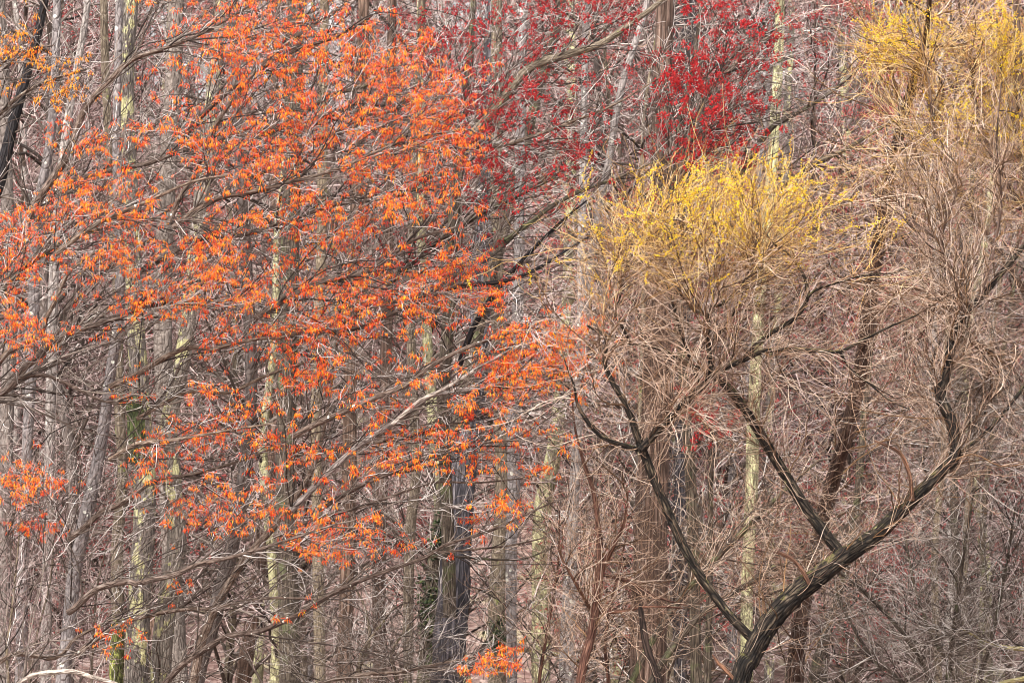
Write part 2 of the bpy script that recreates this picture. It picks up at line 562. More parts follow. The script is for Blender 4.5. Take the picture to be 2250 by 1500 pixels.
def bloom(root, pts, variants, meshes, mat, s0, s1, keep):
    """the nearest blossoms one by one, the rest as one part"""
    scl = rng.uniform(s0, s1, len(pts))
    order = np.argsort(pts[:, 1] - scl * 1.0)
    for i in order[:keep]:
        o = bpy.data.objects.new('flower_cluster', random.choice(meshes))
        COL.objects.link(o)
        o.parent = root
        o.location = Vector(pts[i]) - root.location
        o.rotation_euler = (0, 0, random.uniform(0, 6.28))
        o.scale = (scl[i],) * 3
    rest = order[keep:]
    if len(rest):
        V, F = scatter(variants, pts[rest], scl[rest])
        o = link('blossom', mesh_np('blossom', V, F, False), root, mat)
        o['kind'] = 'stuff'


def trace(px, Y, Y1=None, ground=False, top=False):
    """polyline [(x, y, width)] in photograph pixels -> rows of x y z r; ground: carried down to the soil, top: on above the picture"""
    n = len(px)
    rows = []
    for i, (x, y, w) in enumerate(px):
        Yi = Y if Y1 is None else Y + (Y1 - Y) * i / (n - 1)
        p = at(x, y, Yi)
        rows.append([*p, w / 2 / 2250 * K * Yi])
    rows = np.array(rows)
    if ground:
        a, b = rows[0], rows[1]
        z = float(ground_z(a[0], a[1])) - 0.25
        s = (a[:3] - b[:3]) / max(1e-3, (b[2] - a[2]))
        h = a[2] - z
        lean = np.clip(s[0], -0.9, 0.9) * 0.55
        m = [a[0] + lean * h * 0.5, a[1], a[2] - h * 0.5, a[3] * 1.06]
        g = [a[0] + lean * h * 0.8, a[1], z, a[3] * 1.35]
        rows = np.vstack([g, m, rows])
    if top:
        a, b = rows[-1], rows[-2]
        d = norm(a[:3] - b[:3]); d = norm(d + np.array([0, 0, 0.6]))
        rows = np.vstack([rows, [*(a[:3] + d * 1.8), a[3] * 0.75], [*(a[:3] + d * 4.2 + [0.2, 0, 0]), a[3] * 0.22]])
    return rows


def stem(root, name, rows, mat, wood, step=0.12, sides=None, ridge=0.0, lump=0.05, nr=9):
    sp = spline(rows, step)
    rmax = sp[:, 3].max()
    sides = sides or (8 if rmax < 0.04 else 14 if rmax < 0.09 else 28)
    o = link(name, stem_mesh(name, sp, sides, ridge, nr, lump), root, mat)
    if wood is not None:
        wood.add(sp[:, :3], sp[:, 3])
    return o


def base_of(rows):
    return Vector((rows[0][0], rows[0][1], rows[0][2] + 0.25))


def dress(root, wood, tips1, n2, n3, tw='gtwig', brm='mbranch', len2=1.1, len3=0.55, r=(0.013, 0.0058, 0.0034), up=0.25):
    """branches to the tips, branchlets and twigs off them; returns the wood and the ends"""
    w = wood.all()
    P1, R1 = shoots(tips1, w, r[0], r[1] * 0.8, 9, up=up, wig=0.02, follow=0.45)
    wd = Wood(); wd.add_many(P1, R1, 2)
    w1 = wd.all()
    k = rng.integers(0, len(w1[0]), n2)
    t2 = w1[0][k] + norm(w1[1][k] * 0.9 + rng.normal(size=(n2, 3)) * 0.55 + [0, 0, up * 0.5]) * rng.uniform(0.35, 1.0, (n2, 1)) * len2
    P2, R2 = shoots(t2, w1, r[1], r[2], 6, up=up, wig=0.03)
    wd2 = Wood(); wd2.add_many(P2, R2, 1)
    wd2.add(w1[0], w1[2])
    wd2.t[-1] = w1[1]
    w2 = wd2.all()
    k = rng.integers(0, len(w2[0]), n3)
    t3 = w2[0][k] + norm(w2[1][k] * 0.8 + rng.normal(size=(n3, 3)) * 0.6 + [0, 0, up * 0.6]) * rng.uniform(0.3, 1.0, (n3, 1)) * len3
    P3, R3 = shoots(t3, w2, r[2], r[2] * 0.55, 4, up=up, wig=0.04)
    tubes_obj('branch_spray', [(P1, R1, 5)], root, M[brm])
    tubes_obj('crown', [(P2, R2, 3), (P3, R3, 3)], root, M[tw])
    return w2, P3[:, -1]


# ------------------------------------------------------------------ trees traced from the photograph: standing trunks of the wood
def tree(label, px, Y, mat, ridge=0.03, Y1=None, crown=(16, 90, 300), tw='gtwig', brm='mbranch', name='bare_tree', spread=2.2, top=True, lump=0.05, cat='tree', nr=9):
    rows = trace(px, Y, Y1, True, top)
    rows[2:, 0] += np.cumsum(rng.normal(size=len(rows) - 2)) * 0.022 * np.sqrt(Y / 45)
    root = thing(name, label, cat, base_of(rows))
    wood = Wood()
    stem(root, 'trunk', rows, M[mat], wood, ridge=ridge, lump=lump, nr=nr)
    if crown:
        w = wood.all()
        sel = w[0][:, 2] > max(2.5, rows[0][2] + 2.5)
        k = rng.choice(np.nonzero(sel)[0], crown[0])
        a = rng.uniform(0, 6.28, crown[0]); rr = rng.uniform(0.7, spread, crown[0])
        tips = w[0][k] + np.stack([np.cos(a) * rr, np.sin(a) * rr * 0.8, rng.uniform(0.2, 1.5, crown[0])], -1)
        dress(root, wood, tips, crown[1], crown[2], tw, brm)
    return root, wood


T = tree
Tl2, _ = T('thick grey trunk crusted with pale yellow lichen, left of the forked lichened tree', [(298, 1500, 54), (303, 1300, 52), (306, 1100, 48), (300, 950, 46), (290, 780, 42), (282, 620, 40), (274, 450, 42), (264, 280, 44), (270, 100, 42), (276, 0, 40)], 47, 'lichen', 0.03)
Tlime, _ = T('slim trunk with a bright lime green mossy foot at lower left', [(255, 1500, 30), (259, 1380, 29), (264, 1200, 27), (268, 1050, 25), (262, 850, 23), (250, 600, 21), (238, 300, 19), (232, 0, 17)], 48.4, 'beige', 0.03)
stem(Tlime, 'moss_coat', trace([(255, 1530, 32), (256, 1480, 32.5), (258, 1420, 31), (259, 1380, 29.5), (261, 1355, 26)], 48.38), M['lime'], None, step=0.05, sides=28, ridge=0.05, nr=14)
T('grey trunk spotted with round yellow lichen, leaning right towards the top', [(350, 1500, 48), (362, 1350, 46), (380, 1200, 42), (374, 1060, 40), (364, 930, 38), (386, 800, 36), (406, 650, 35), (426, 480, 34), (442, 340, 33), (462, 150, 31), (472, 0, 28)], 47.5, 'lichen', 0.02)
T('dark trunk with a green tinge behind the orange blossom', [(632, 1500, 48), (630, 1250, 46), (624, 950, 44), (628, 700, 43), (638, 400, 40), (648, 0, 36)], 54, 'olive', 0.05)
T('thin brown trunk right of the dark green tinged trunk', [(705, 1500, 26), (700, 1200, 25), (696, 900, 24), (705, 500, 22), (712, 0, 20)], 57, 'beige', 0.03)
T('narrow beige trunk left of the dark furrowed trunk', [(893, 1500, 24), (896, 1330, 24), (906, 1160, 23), (912, 1020, 22), (905, 700, 20), (915, 300, 18), (925, 0, 16)], 51, 'beige', 0.02)
Tivy, wivy = T('dark leaning trunk with ivy, close beside the thick furrowed trunk', [(932, 1500, 34), (946, 1300, 34), (960, 1160, 33), (984, 1000, 32), (1003, 880, 31), (1040, 700, 29), (1080, 520, 27), (1130, 330, 25), (1180, 150, 22), (1215, 0, 20)], 49.5, 'olive', 0.06, brm='mbranch', crown=(40, 240, 700))
Tdark, wdark = T('thick dark slate grey trunk with furrowed bark, lower middle', [(980, 1500, 74), (993, 1320, 70), (1005, 1160, 66), (1020, 1020, 58), (1034, 900, 50), (1048, 720, 46), (1062, 500, 42), (1075, 250, 38), (1085, 0, 34)], 46, 'slate', 0.06, Y1=54, nr=16)
T10r, w10 = T('brown trunk with a clump of green moss, left of the smooth grey trunk', [(1090, 1500, 40), (1093, 1300, 37), (1103, 1120, 33), (1104, 980, 32), (1100, 750, 30), (1098, 400, 27), (1105, 0, 24)], 52, 'beige', 0.03)
T('smooth grey trunk with branch scars and white flecks, lower middle', [(1125, 1500, 23), (1129, 1340, 23), (1131, 1180, 26), (1138, 1060, 29), (1140, 900, 26), (1145, 640, 24), (1152, 300, 21), (1160, 0, 18)], 48, 'grey', 0.0)
T('slender grey trunk right of the pale yellow lichened trunks', [(1238, 1500, 22), (1245, 1350, 21), (1254, 1200, 20), (1262, 1060, 19), (1270, 800, 18), (1282, 400, 16), (1290, 0, 14)], 50, 'grey', 0.0)
T('wide brown trunk with long furrows behind the willow', [(1418, 1500, 82), (1424, 1300, 78), (1430, 1100, 73), (1437, 950, 66), (1445, 760, 58), (1452, 500, 50), (1458, 200, 42), (1462, 0, 38)], 47, 'brown', 0.06, nr=18, tw='wtan')
T('grey streaked trunk right behind the wide brown trunk', [(1485, 1500, 36), (1487, 1250, 34), (1492, 950, 30), (1498, 600, 28), (1506, 200, 24), (1510, 0, 22)], 60, 'dark', 0.05)
T('trunk coated in pale yellow green lichen behind the willow fork', [(1638, 1500, 28), (1640, 1300, 27), (1645, 1100, 28), (1650, 880, 27), (1664, 660, 25), (1696, 400, 24), (1712, 150, 22), (1716, 0, 20)], 53, 'yellow', 0.02)
T('blotchy lichened trunk between the yellow trunk and the willow', [(1688, 1500, 22), (1690, 1250, 21), (1684, 1000, 20), (1705, 700, 19), (1726, 300, 17), (1738, 0, 15)], 66, 'lichen', 0.02)
Tlean, wlean = T('dark leaning trunk crossing the upper right behind golden twigs', [(1745, 1500, 38), (1758, 1380, 36), (1790, 1210, 34), (1830, 1060, 34), (1862, 950, 33), (1892, 800, 33), (1914, 650, 33), (1932, 550, 31), (1952, 450, 29), (1978, 330, 25), (2010, 210, 20), (2045, 80, 14), (2060, 0, 11)], 51, 'brown', 0.06, Y1=41.0, tw='wtan', crown=(60, 400, 1500), brm='wbranch')
T('dark slanting stem at the bottom right of the willow trunk', [(1790, 1500, 24), (1818, 1400, 22), (1850, 1290, 20), (1880, 1150, 18), (1900, 900, 15), (1920, 600, 12)], 52, 'olive', 0.03, top=False)
T('grey green stem, leftmost of the cluster at lower right', [(2062, 1500, 18), (2058, 1350, 17), (2058, 1180, 16), (2072, 1000, 14), (2078, 800, 12), (2100, 560, 9)], 50, 'beige', 0.0, top=False)
T('mossy grey stem in the middle of the lower right cluster', [(2098, 1500, 20), (2102, 1300, 19), (2100, 1100, 17), (2108, 900, 14), (2130, 600, 11), (2140, 300, 8)], 51, 'olive', 0.0, top=False)
T('grey green stem leaning right at the lower right', [(2112, 1500, 20), (2122, 1300, 18), (2138, 1080, 15), (2170, 850, 12), (2210, 600, 9)], 52, 'beige', 0.0, top=False)
T('dark crooked stem near the right edge', [(2180, 1500, 14), (2172, 1330, 13), (2160, 1200, 12), (2175, 1000, 11), (2200, 800, 9), (2240, 560, 6)], 48, 'olive', 0.0, top=False)
T('nearly black trunk leaning right at the upper left edge', [(-60, 560, 30), (-15, 420, 29), (8, 340, 27), (26, 270, 25), (50, 170, 22), (74, 100, 20), (100, 0, 17)], 47, 'black', 0.04)
T('grey trunk along the left edge behind orange blossom', [(2, 1500, 34), (6, 1200, 33), (14, 880, 31), (18, 640, 30), (12, 400, 28), (6, 150, 26), (2, 0, 24)], 50, 'pale', 0.0)
T('lichen speckled grey trunk below the golden blossom at upper left', [(40, 1500, 26), (52, 1100, 25), (66, 700, 24), (74, 480, 22), (96, 330, 20), (106, 200, 19), (112, 0, 17)], 45, 'grey', 0.0)
T('thin grey trunk leaning right at upper left', [(100, 1500, 24), (108, 1000, 23), (118, 600, 22), (134, 330, 19), (160, 160, 16), (182, 0, 14)], 46, 'grey', 0.0)
T('grey trunk standing behind the orange crown at upper left', [(395, 1500, 42), (370, 1100, 41), (358, 700, 40), (366, 420, 39), (378, 200, 38), (386, 0, 36)], 55, 'pale', 0.02)
T('dark furrowed trunk behind the crimson blossom at the top', [(1475, 1500, 50), (1478, 1000, 48), (1482, 600, 46), (1488, 300, 44), (1492, 80, 43), (1494, 0, 40)], 64, 'dark', 0.06, nr=14)
T('slim grey trunk leaning right at the top, below the crimson tree', [(1250, 1500, 20), (1270, 1000, 18), (1300, 600, 17), (1338, 343, 16), (1366, 200, 15), (1400, 83, 14), (1424, 0, 12)], 46, 'grey', 0.0)
T('dark brown trunk with a burl behind the middle orange sprays', [(760, 1500, 34), (770, 1250, 33), (778, 1000, 31), (785, 700, 29), (800, 300, 26), (810, 0, 24)], 56, 'brown', 0.05)
T('reddish brown trunk between the two orange crowns', [(840, 1500, 30), (838, 1200, 29), (846, 900, 27), (850, 500, 24), (862, 0, 20)], 60, 'brown', 0.05)
T('pale yellow lichened trunk behind the grey pair, lower middle', [(1190, 1500, 42), (1192, 1300, 42), (1196, 1120, 40), (1222, 990, 34), (1240, 800, 30), (1250, 500, 26), (1255, 0, 22)], 68, 'yellow', 0.0)
T('pale blotched trunk right of the willow crown at upper right', [(1880, 1500, 24), (1850, 1100, 22), (1838, 800, 21), (1856, 400, 18), (1840, 0, 16)], 78, 'lichen', 0.0)

stem(Tl2, 'moss_coat', trace([(305, 1015, 46), (305, 980, 48.5), (303, 930, 47.5), (299, 890, 46), (297, 870, 40)], 46.97), M['moss'], None, step=0.05, sides=28, ridge=0.06, nr=14)
# ivy, vine
def leaf_clump(root, name, cx, cy, Y, rx, ry, n, size):
    p = blobs([(cx, cy, rx, ry, 1)], n, Y - 0.35, Y + 0.05)
    d = norm(rng.normal(size=(n, 3)) + [0, -0.3, -0.3])
    V, F = spindle_geo(p, d, size * rng.uniform(0.6, 1.3, n), size * rng.uniform(0.25, 0.4, n), 0.1)
    o = link(name, mesh_np(name, V, F, False), root, M['ivy'])
    o['kind'] = 'stuff'


leaf_clump(Tivy, 'ivy', 946, 1345, 49.5, 16, 50, 420, 0.10)
leaf_clump(Tivy, 'ivy', 966, 1180, 49.5, 12, 30, 220, 0.09)
leaf_clump(T10r, 'moss_clump', 1096, 1400, 51.8, 14, 30, 300, 0.08)
vine = trace([(998, 1228, 9), (994, 1290, 10), (982, 1335, 9), (966, 1368, 8), (958, 1400, 7), (952, 1440, 6)], 50.2)
stem(Tdark, 'vine', vine, M['stub'], None, step=0.08)


# ------------------------------------------------------------------ orange maples
ORANGE = [(560, 40, 150, 70, 5), (740, 60, 150, 90, 4.2), (850, 150, 80, 80, 3), (500, 110, 100, 60, 2.2), (640, 130, 90, 70, 2.2), (720, 220, 130, 60, 3),
          (430, 290, 60, 60, 1.6), (550, 310, 80, 40, 2.2), (640, 320, 120, 50, 1.6), (790, 290, 100, 60, 2), (950, 320, 90, 70, 3.4), (1000, 330, 40, 45, 2),
          (860, 340, 80, 50, 1.8), (920, 230, 60, 60, 2), (980, 200, 40, 40, 1.2), (560, 460, 60, 40, 0.9), (700, 430, 120, 40, 1.5), (760, 490, 150, 55, 3.2),
          (900, 430, 100, 40, 1.6), (850, 560, 80, 40, 0.9), (1010, 570, 32, 40, 1.4), (640, 570, 60, 40, 0.9), (900, 640, 130, 42, 4.2), (850, 700, 150, 45, 2.4),
          (700, 720, 80, 45, 1.3), (640, 720, 40, 30, 0.9), (780, 780, 120, 35, 1.3), (920, 815, 50, 20, 0.7), (540, 390, 60, 40, 0.8), (640, 220, 90, 50, 1.2), (620, 480, 420, 380, 1.6)]
ORANGE_L = [(180, 290, 60, 45, 1.1), (300, 260, 30, 40, 0.7), (175, 390, 18, 14, 0.4), (240, 395, 20, 20, 0.7), (190, 450, 70, 38, 1.7), (290, 470, 50, 38, 1.3),
            (60, 500, 70, 45, 1.8), (20, 570, 40, 70, 2.0), (20, 650, 30, 45, 1.3), (110, 540, 60, 30, 0.9), (270, 560, 30, 40, 0.9), (290, 660, 60, 45, 1.5),
            (90, 740, 50, 25, 1.0), (410, 560, 60, 40, 1.7), (480, 560, 70, 40, 2.2), (500, 650, 110, 55, 4.2), (420, 640, 60, 40, 1.4), (340, 970, 60, 28, 0.9),
            (430, 960, 60, 35, 1.0), (500, 930, 20, 30, 0.4), (560, 890, 20, 15, 0.3), (600, 970, 60, 25, 0.6), (310, 850, 28, 22, 0.4), (450, 840, 15, 30, 0.35)]
ORANGE_C = [(1150, 730, 30, 25, 1.2), (1230, 720, 60, 26, 2), (1180, 770, 60, 26, 1.1), (1150, 820, 80, 36, 2.4), (1260, 800, 50, 36, 1.0), (1110, 840, 60, 28, 1.4),
            (1040, 890, 60, 22, 1.0), (1100, 910, 40, 20, 0.6), (1000, 970, 50, 22, 0.9), (1060, 970, 40, 28, 0.8), (1170, 975, 30, 22, 0.6), (1260, 880, 18, 14, 0.4),
            (800, 860, 60, 28, 1.0), (700, 830, 50, 22, 0.7), (830, 900, 30, 20, 0.6), (620, 830, 20, 18, 0.3), (700, 990, 40, 20, 0.3), (1200, 1035, 14, 12, 0.3), (900, 975, 60, 20, 0.5), (850, 930, 200, 90, 1.2)]
ORANGE_B = [(40, 1050, 48, 36, 1.3), (130, 1070, 18, 24, 0.5), (60, 1150, 30, 22, 0.5), (390, 1110, 18, 14, 0.4), (470, 1120, 36, 28, 0.7), (590, 1090, 40, 28, 0.8),
            (570, 1140, 40, 18, 0.5), (690, 1160, 60, 38, 1.1), (840, 1200, 26, 28, 0.6), (1040, 1455, 40, 18, 0.7), (1085, 1440, 18, 18, 0.4), (390, 1290, 14, 18, 0.3),
            (250, 1395, 40, 16, 0.3), (1110, 1110, 12, 10, 0.15), (1000, 1130, 60, 20, 0.5), (1090, 1125, 14, 14, 0.3), (780, 1180, 60, 30, 0.4), (860, 1020, 80, 22, 0.5), (640, 1290, 120, 60, 0.25), (600, 1100, 260, 120, 1.3), (850, 1150, 150, 90, 0.6)]


SWEEP = norm(np.array([0.9, 0.0, 0.4]))


def maple(label, limbs, spec, nclu, Y0, Y1, n1, n2, n3, meshes, mat, keep, trunk, trunk_mat, base_label='maple_tree', bare=None, nbare=0, group=None, variants=None, s=(0.75, 1.5), kk=3.2, limb_mat='limb', trunkY=None):
    rows = trace(trunk, trunkY or Y1, None, True, True)
    root = thing(base_label, label, 'tree', base_of(rows), group)
    wood = Wood()
    stem(root, 'trunk', rows, M[trunk_mat], wood, ridge=0.02)
    for i, (px, lm) in enumerate(limbs):
        ya = rng.uniform(Y0 + 0.3, Y1 - 0.3)
        sp = trace(px, ya, np.clip(ya + rng.uniform(-1, 1), Y0, Y1))
        stem(root, 'limb', sp, M[lm or limb_mat], wood, step=0.1, lump=0.06)
    # branches towards the blossom and some bare ones
    def tips(n, f=0.0):
        a = blobs(spec, int(n * (1 - f)), Y0, Y1)
        if f > 0 and bare:
            a = np.vstack([a, blobs(bare, n - len(a), Y0, Y1)])
        return a
    fb = nbare
    w = wood.all()
    P1, R1 = shoots(tips(n1, fb) + [-0.15, 0, -0.08], w, 0.0098, 0.0045, 10, up=0.1, wig=0.02, jitter=0.35, back=1.2, follow=0.55, dmin=0.8, pref=SWEEP)
    wd = Wood(); wd.add_many(P1, R1, 2)
    k = rng.choice(len(w[0]), min(len(w[0]), 500), replace=False)
    wd.add(w[0][k], w[2][k]); wd.t[-1] = w[1][k]
    w1 = wd.all()
    P2, R2 = shoots(tips(n2, fb), w1, 0.0075, 0.0042, 8, up=0.15, wig=0.03, jitter=0.5, back=1.2, follow=0.55, maxlen=2.2, dmin=0.3, pref=SWEEP)
    wd2 = Wood(); wd2.add_many(P2, R2, 1)
    w2 = wd2.all()
    seeds = blobs(spec, nclu // 4 + 1, Y0 - 0.5, Y1 - 1.0)
    c = seeds[rng.integers(0, len(seeds), nclu)]
    c = c + rng.normal(size=(nclu, 1)) * np.array([0.12, 0.0, 0.05]) + rng.normal(size=(nclu, 3)) * np.array([0.07, 0.1, 0.07])
    # the blossoms sit at the ends of short twigs
    Pc, Rc = shoots(c, w2, 0.0042, 0.0026, 5, up=0.2, wig=0.04, jitter=0.2, back=0.7, follow=0.5, maxlen=1.1)
    cl = Pc[:, -1]
    k = rng.integers(0, len(w2[0]), n3)
    t3 = w2[0][k] + norm(w2[1][k] * 0.9 + rng.normal(size=(n3, 3)) * 0.5 + [0, 0, 0.2]) * rng.uniform(0.15, 0.6, (n3, 1))
    P3, R3 = shoots(t3, w2, 0.0044, 0.0026, 4, up=0.15, wig=0.04)
    tubes_obj('branch_spray', [(P1, R1, 5), (P2[::2], R2[::2], 4)], root, M['mbranch'])
    tubes_obj('crown', [(P2[1::2], R2[1::2] * 0.85, 3), (Pc, Rc, 3), (P3, R3, 3)], root, M['mtwig'])
    bloom(root, cl, variants or TASSEL, meshes, mat, s[0], s[1], keep)
    return root


L_UP = [([(60, 480, 18), (100, 415, 17), (150, 340, 16), (180, 253, 15), (207, 213, 14), (240, 177, 13), (290, 132, 11), (350, 110, 9), (430, 80, 8), (520, 30, 6), (600, -20, 5)], None),
        ([(75, 490, 14), (130, 410, 12), (200, 385, 11), (260, 372, 10), (330, 358, 9), (400, 332, 8), (500, 302, 7), (600, 288, 6), (690, 262, 5), (780, 230, 4)], None),
        ([(372, 490, 13), (392, 440, 12), (428, 384, 11), (450, 320, 10), (490, 250, 9), (540, 180, 8), (600, 120, 7), (680, 60, 6), (760, 10, 4)], None),
        ([(380, 500, 12), (460, 442, 11), (560, 420, 9), (640, 400, 8), (740, 372, 7), (830, 332, 6), (920, 300, 5), (1000, 290, 4)], None),
        ([(300, 600, 14), (370, 560, 13), (440, 525, 11), (540, 515, 10), (650, 480, 8), (740, 450, 7), (830, 440, 5), (930, 420, 4)], None),
        ([(560, 700, 14), (640, 650, 13), (700, 620, 11), (750, 613, 10), (793, 600, 9), (843, 573, 8), (890, 540, 7), (927, 520, 6), (1000, 500, 4)], None),
        ([(400, 300, 12), (480, 220, 11), (560, 160, 10), (650, 110, 9), (740, 80, 7), (840, 20, 5)], None),
        ([(560, 300, 12), (640, 270, 11), (720, 210, 10), (800, 190, 8), (880, 130, 6), (940, 90, 4)], 'olive'),
        ([(620, 770, 12), (700, 730, 11), (780, 720, 10), (860, 690, 8), (950, 650, 6), (1020, 620, 4)], None),
        ([(640, 320, 10), (720, 300, 9), (800, 255, 8), (870, 240, 7), (950, 180, 5)], None)]
maple('maple with a curving pale trunk and bright orange blossom filling the top left', L_UP, ORANGE, 2650, 40.2, 44.0, 220, 800, 2200, M_TASSEL, M['orange'], 300,
      [(430, 1500, 38), (458, 1400, 36), (487, 1295, 34), (520, 1150, 31), (542, 1000, 30), (552, 850, 28), (548, 700, 27), (540, 560, 26), (525, 300, 24), (512, 0, 22)], 'pale', bare=[(500, 350, 320, 260, 1)], nbare=0.2)

L_L = [([(-40, 885, 18), (0, 865, 17), (30, 843, 17), (55, 806, 16), (85, 785, 14), (105, 762, 13), (150, 735, 12), (250, 700, 10), (320, 675, 8), (420, 660, 6), (520, 650, 4)], None),
       ([(-20, 820, 14), (15, 775, 13), (60, 750, 12), (90, 735, 11), (101, 700, 10), (125, 655, 9), (150, 600, 8), (200, 560, 7), (270, 530, 5)], None),
       ([(-30, 680, 13), (40, 600, 12), (110, 548, 11), (190, 510, 10), (280, 490, 8), (360, 480, 6)], 'olive'),
       ([(240, 850, 13), (300, 823, 12), (353, 790, 12), (400, 767, 11), (430, 763, 10), (467, 767, 10), (520, 753, 9), (573, 743, 8), (633, 738, 7), (750, 690, 5), (860, 670, 3)], None),
       ([(300, 920, 10), (353, 890, 9), (417, 860, 8), (500, 863, 8), (567, 833, 7), (617, 813, 6), (700, 790, 5), (800, 780, 3)], None),
       ([(120, 560, 12), (200, 500, 11), (260, 470, 10), (330, 440, 8), (420, 400, 6), (500, 385, 4)], None),
       ([(40, 830, 9), (88, 822, 9), (130, 835, 8), (185, 862, 7), (230, 882, 5), (280, 880, 4)], None),
       ([(240, 1010, 10), (300, 975, 10), (350, 970, 9), (420, 960, 7), (500, 945, 5), (600, 930, 4)], None)]
maple('maple with drooping orange blossom along the left edge', L_L, ORANGE_L, 1250, 40.0, 43.5, 150, 520, 1700, M_TASSEL, M['orange'], 250,
      [(-70, 1500, 34), (-66, 1200, 33), (-60, 900, 32), (-52, 700, 30), (-48, 500, 27), (-40, 250, 24), (-30, 0, 20)], 'grey', bare=[(250, 700, 200, 250, 1)], nbare=0.3)

L_C = [([(640, 1120, 15), (700, 1060, 14), (780, 985, 13), (832, 950, 12), (862, 930, 11), (900, 905, 10), (930, 880, 9), (962, 866, 8), (1050, 854, 6), (1110, 840, 5), (1210, 825, 3)], 'whitelimb'),
       ([(862, 932, 9), (923, 880, 9), (975, 855, 8), (1040, 815, 7), (1100, 780, 6), (1150, 755, 5), (1220, 720, 4)], 'whitelimb'),
       ([(640, 960, 14), (700, 928, 13), (750, 907, 12), (787, 890, 12), (840, 867, 11), (890, 847, 11), (937, 810, 10), (990, 780, 9), (1027, 763, 9), (1083, 743, 7), (1133, 727, 6), (1200, 705, 4)], 'limb'),
       ([(640, 1000, 10), (720, 990, 9), (800, 975, 8), (900, 960, 7), (1000, 930, 6), (1090, 905, 4)], None),
       ([(700, 1120, 9), (790, 1068, 9), (880, 1030, 8), (960, 1000, 7), (1050, 975, 5), (1150, 965, 3)], None)]
maple('maple with pale silvery limbs and an orange spray reaching the willow', L_C, ORANGE_C, 700, 40.2, 42.4, 70, 230, 1100, M_TASSEL, M['orange'], 180,
      [(425, 1500, 20), (462, 1360, 19), (530, 1240, 17), (590, 1170, 16), (645, 1100, 15), (690, 1020, 11), (720, 900, 6)], 'limb', bare=[(950, 900, 220, 90, 1)], nbare=0.3)

L_B = [([(150, 1185, 14), (187, 1157, 14), (222, 1125, 13), (260, 1110, 12), (290, 1090, 12), (315, 1070, 11), (350, 1050, 10), (400, 1046, 8), (470, 1030, 7), (560, 1000, 6), (640, 965, 4), (740, 940, 3)], None),
       ([(150, 1345, 15), (167, 1333, 15), (213, 1293, 14), (280, 1277, 14), (300, 1283, 13), (333, 1273, 12), (383, 1263, 11), (433, 1240, 10), (493, 1227, 9), (567, 1207, 7), (650, 1180, 6), (740, 1150, 4)], None),
       ([(165, 1440, 11), (200, 1412, 11), (273, 1367, 10), (333, 1350, 10), (410, 1337, 9), (467, 1337, 8), (533, 1320, 7), (600, 1313, 6), (750, 1317, 3)], None),
       ([(-30, 1470, 11), (0, 1454, 11), (25, 1438, 11), (65, 1437, 10), (105, 1446, 10), (137, 1437, 9), (157, 1410, 8), (185, 1390, 7), (240, 1365, 5)], 'limb'),
       ([(30, 1510, 11), (70, 1483, 11), (115, 1476, 11), (160, 1474, 11), (200, 1486, 10), (250, 1500, 9), (320, 1530, 7)], 'whitelimb'),
       ([(345, 1520, 15), (400, 1460, 14), (433, 1437, 14), (500, 1397, 13), (567, 1387, 12), (633, 1360, 11), (683, 1333, 10), (750, 1293, 10), (850, 1253, 9), (937, 1223, 8), (977, 1197, 7), (1083, 1163, 6), (1183, 1117, 4), (1260, 1085, 3)], 'limb'),
       ([(937, 1223, 6), (1000, 1222, 6), (1075, 1228, 5), (1150, 1227, 4), (1220, 1200, 3)], 'olive'),
       ([(940, 1215, 5), (1030, 1207, 5), (1120, 1198, 4), (1200, 1180, 3)], None),
       ([(700, 1500, 8), (800, 1480, 8), (880, 1475, 7), (950, 1460, 6), (1030, 1445, 5), (1090, 1430, 3)], None),
       ([(600, 1180, 8), (690, 1140, 8), (770, 1120, 7), (860, 1090, 6), (950, 1060, 5), (1050, 1060, 4), (1150, 1050, 3)], None)]
maple('low branched maple with a white spotted grey trunk and sparse orange blossom', L_B, ORANGE_B, 640, 40.0, 43.2, 80, 420, 1900, M_TASSEL, M['orange'], 180,
      [(138, 1500, 34), (148, 1420, 32), (163, 1260, 30), (190, 1130, 31), (214, 1020, 28), (230, 920, 26), (246, 800, 24), (262, 690, 22), (262, 520, 21), (256, 300, 19), (262, 0, 16)], 'grey', bare=[(550, 1250, 320, 160, 1), (200, 1150, 150, 200, 0.5)], nbare=0.55)

# golden blossom at the upper left corner
maple('maple with golden orange blossom in the upper left corner',
      [([(-60, 330, 10), (0, 250, 9), (60, 200, 8), (130, 170, 6), (200, 150, 4)], None), ([(-50, 200, 9), (0, 140, 8), (60, 110, 6), (120, 100, 4)], None)],
      [(30, 100, 36, 36, 1.2), (120, 160, 70, 40, 1.6), (160, 195, 40, 20, 0.7), (20, 130, 30, 20, 0.7)], 110, 42.5, 44.5, 20, 80, 260, M_GOLD, M['gold'], 60,
      [(-110, 1500, 30), (-105, 1000, 28), (-95, 600, 25), (-80, 300, 20), (-70, 0, 15)], 'grey', variants=TASSEL[:5])

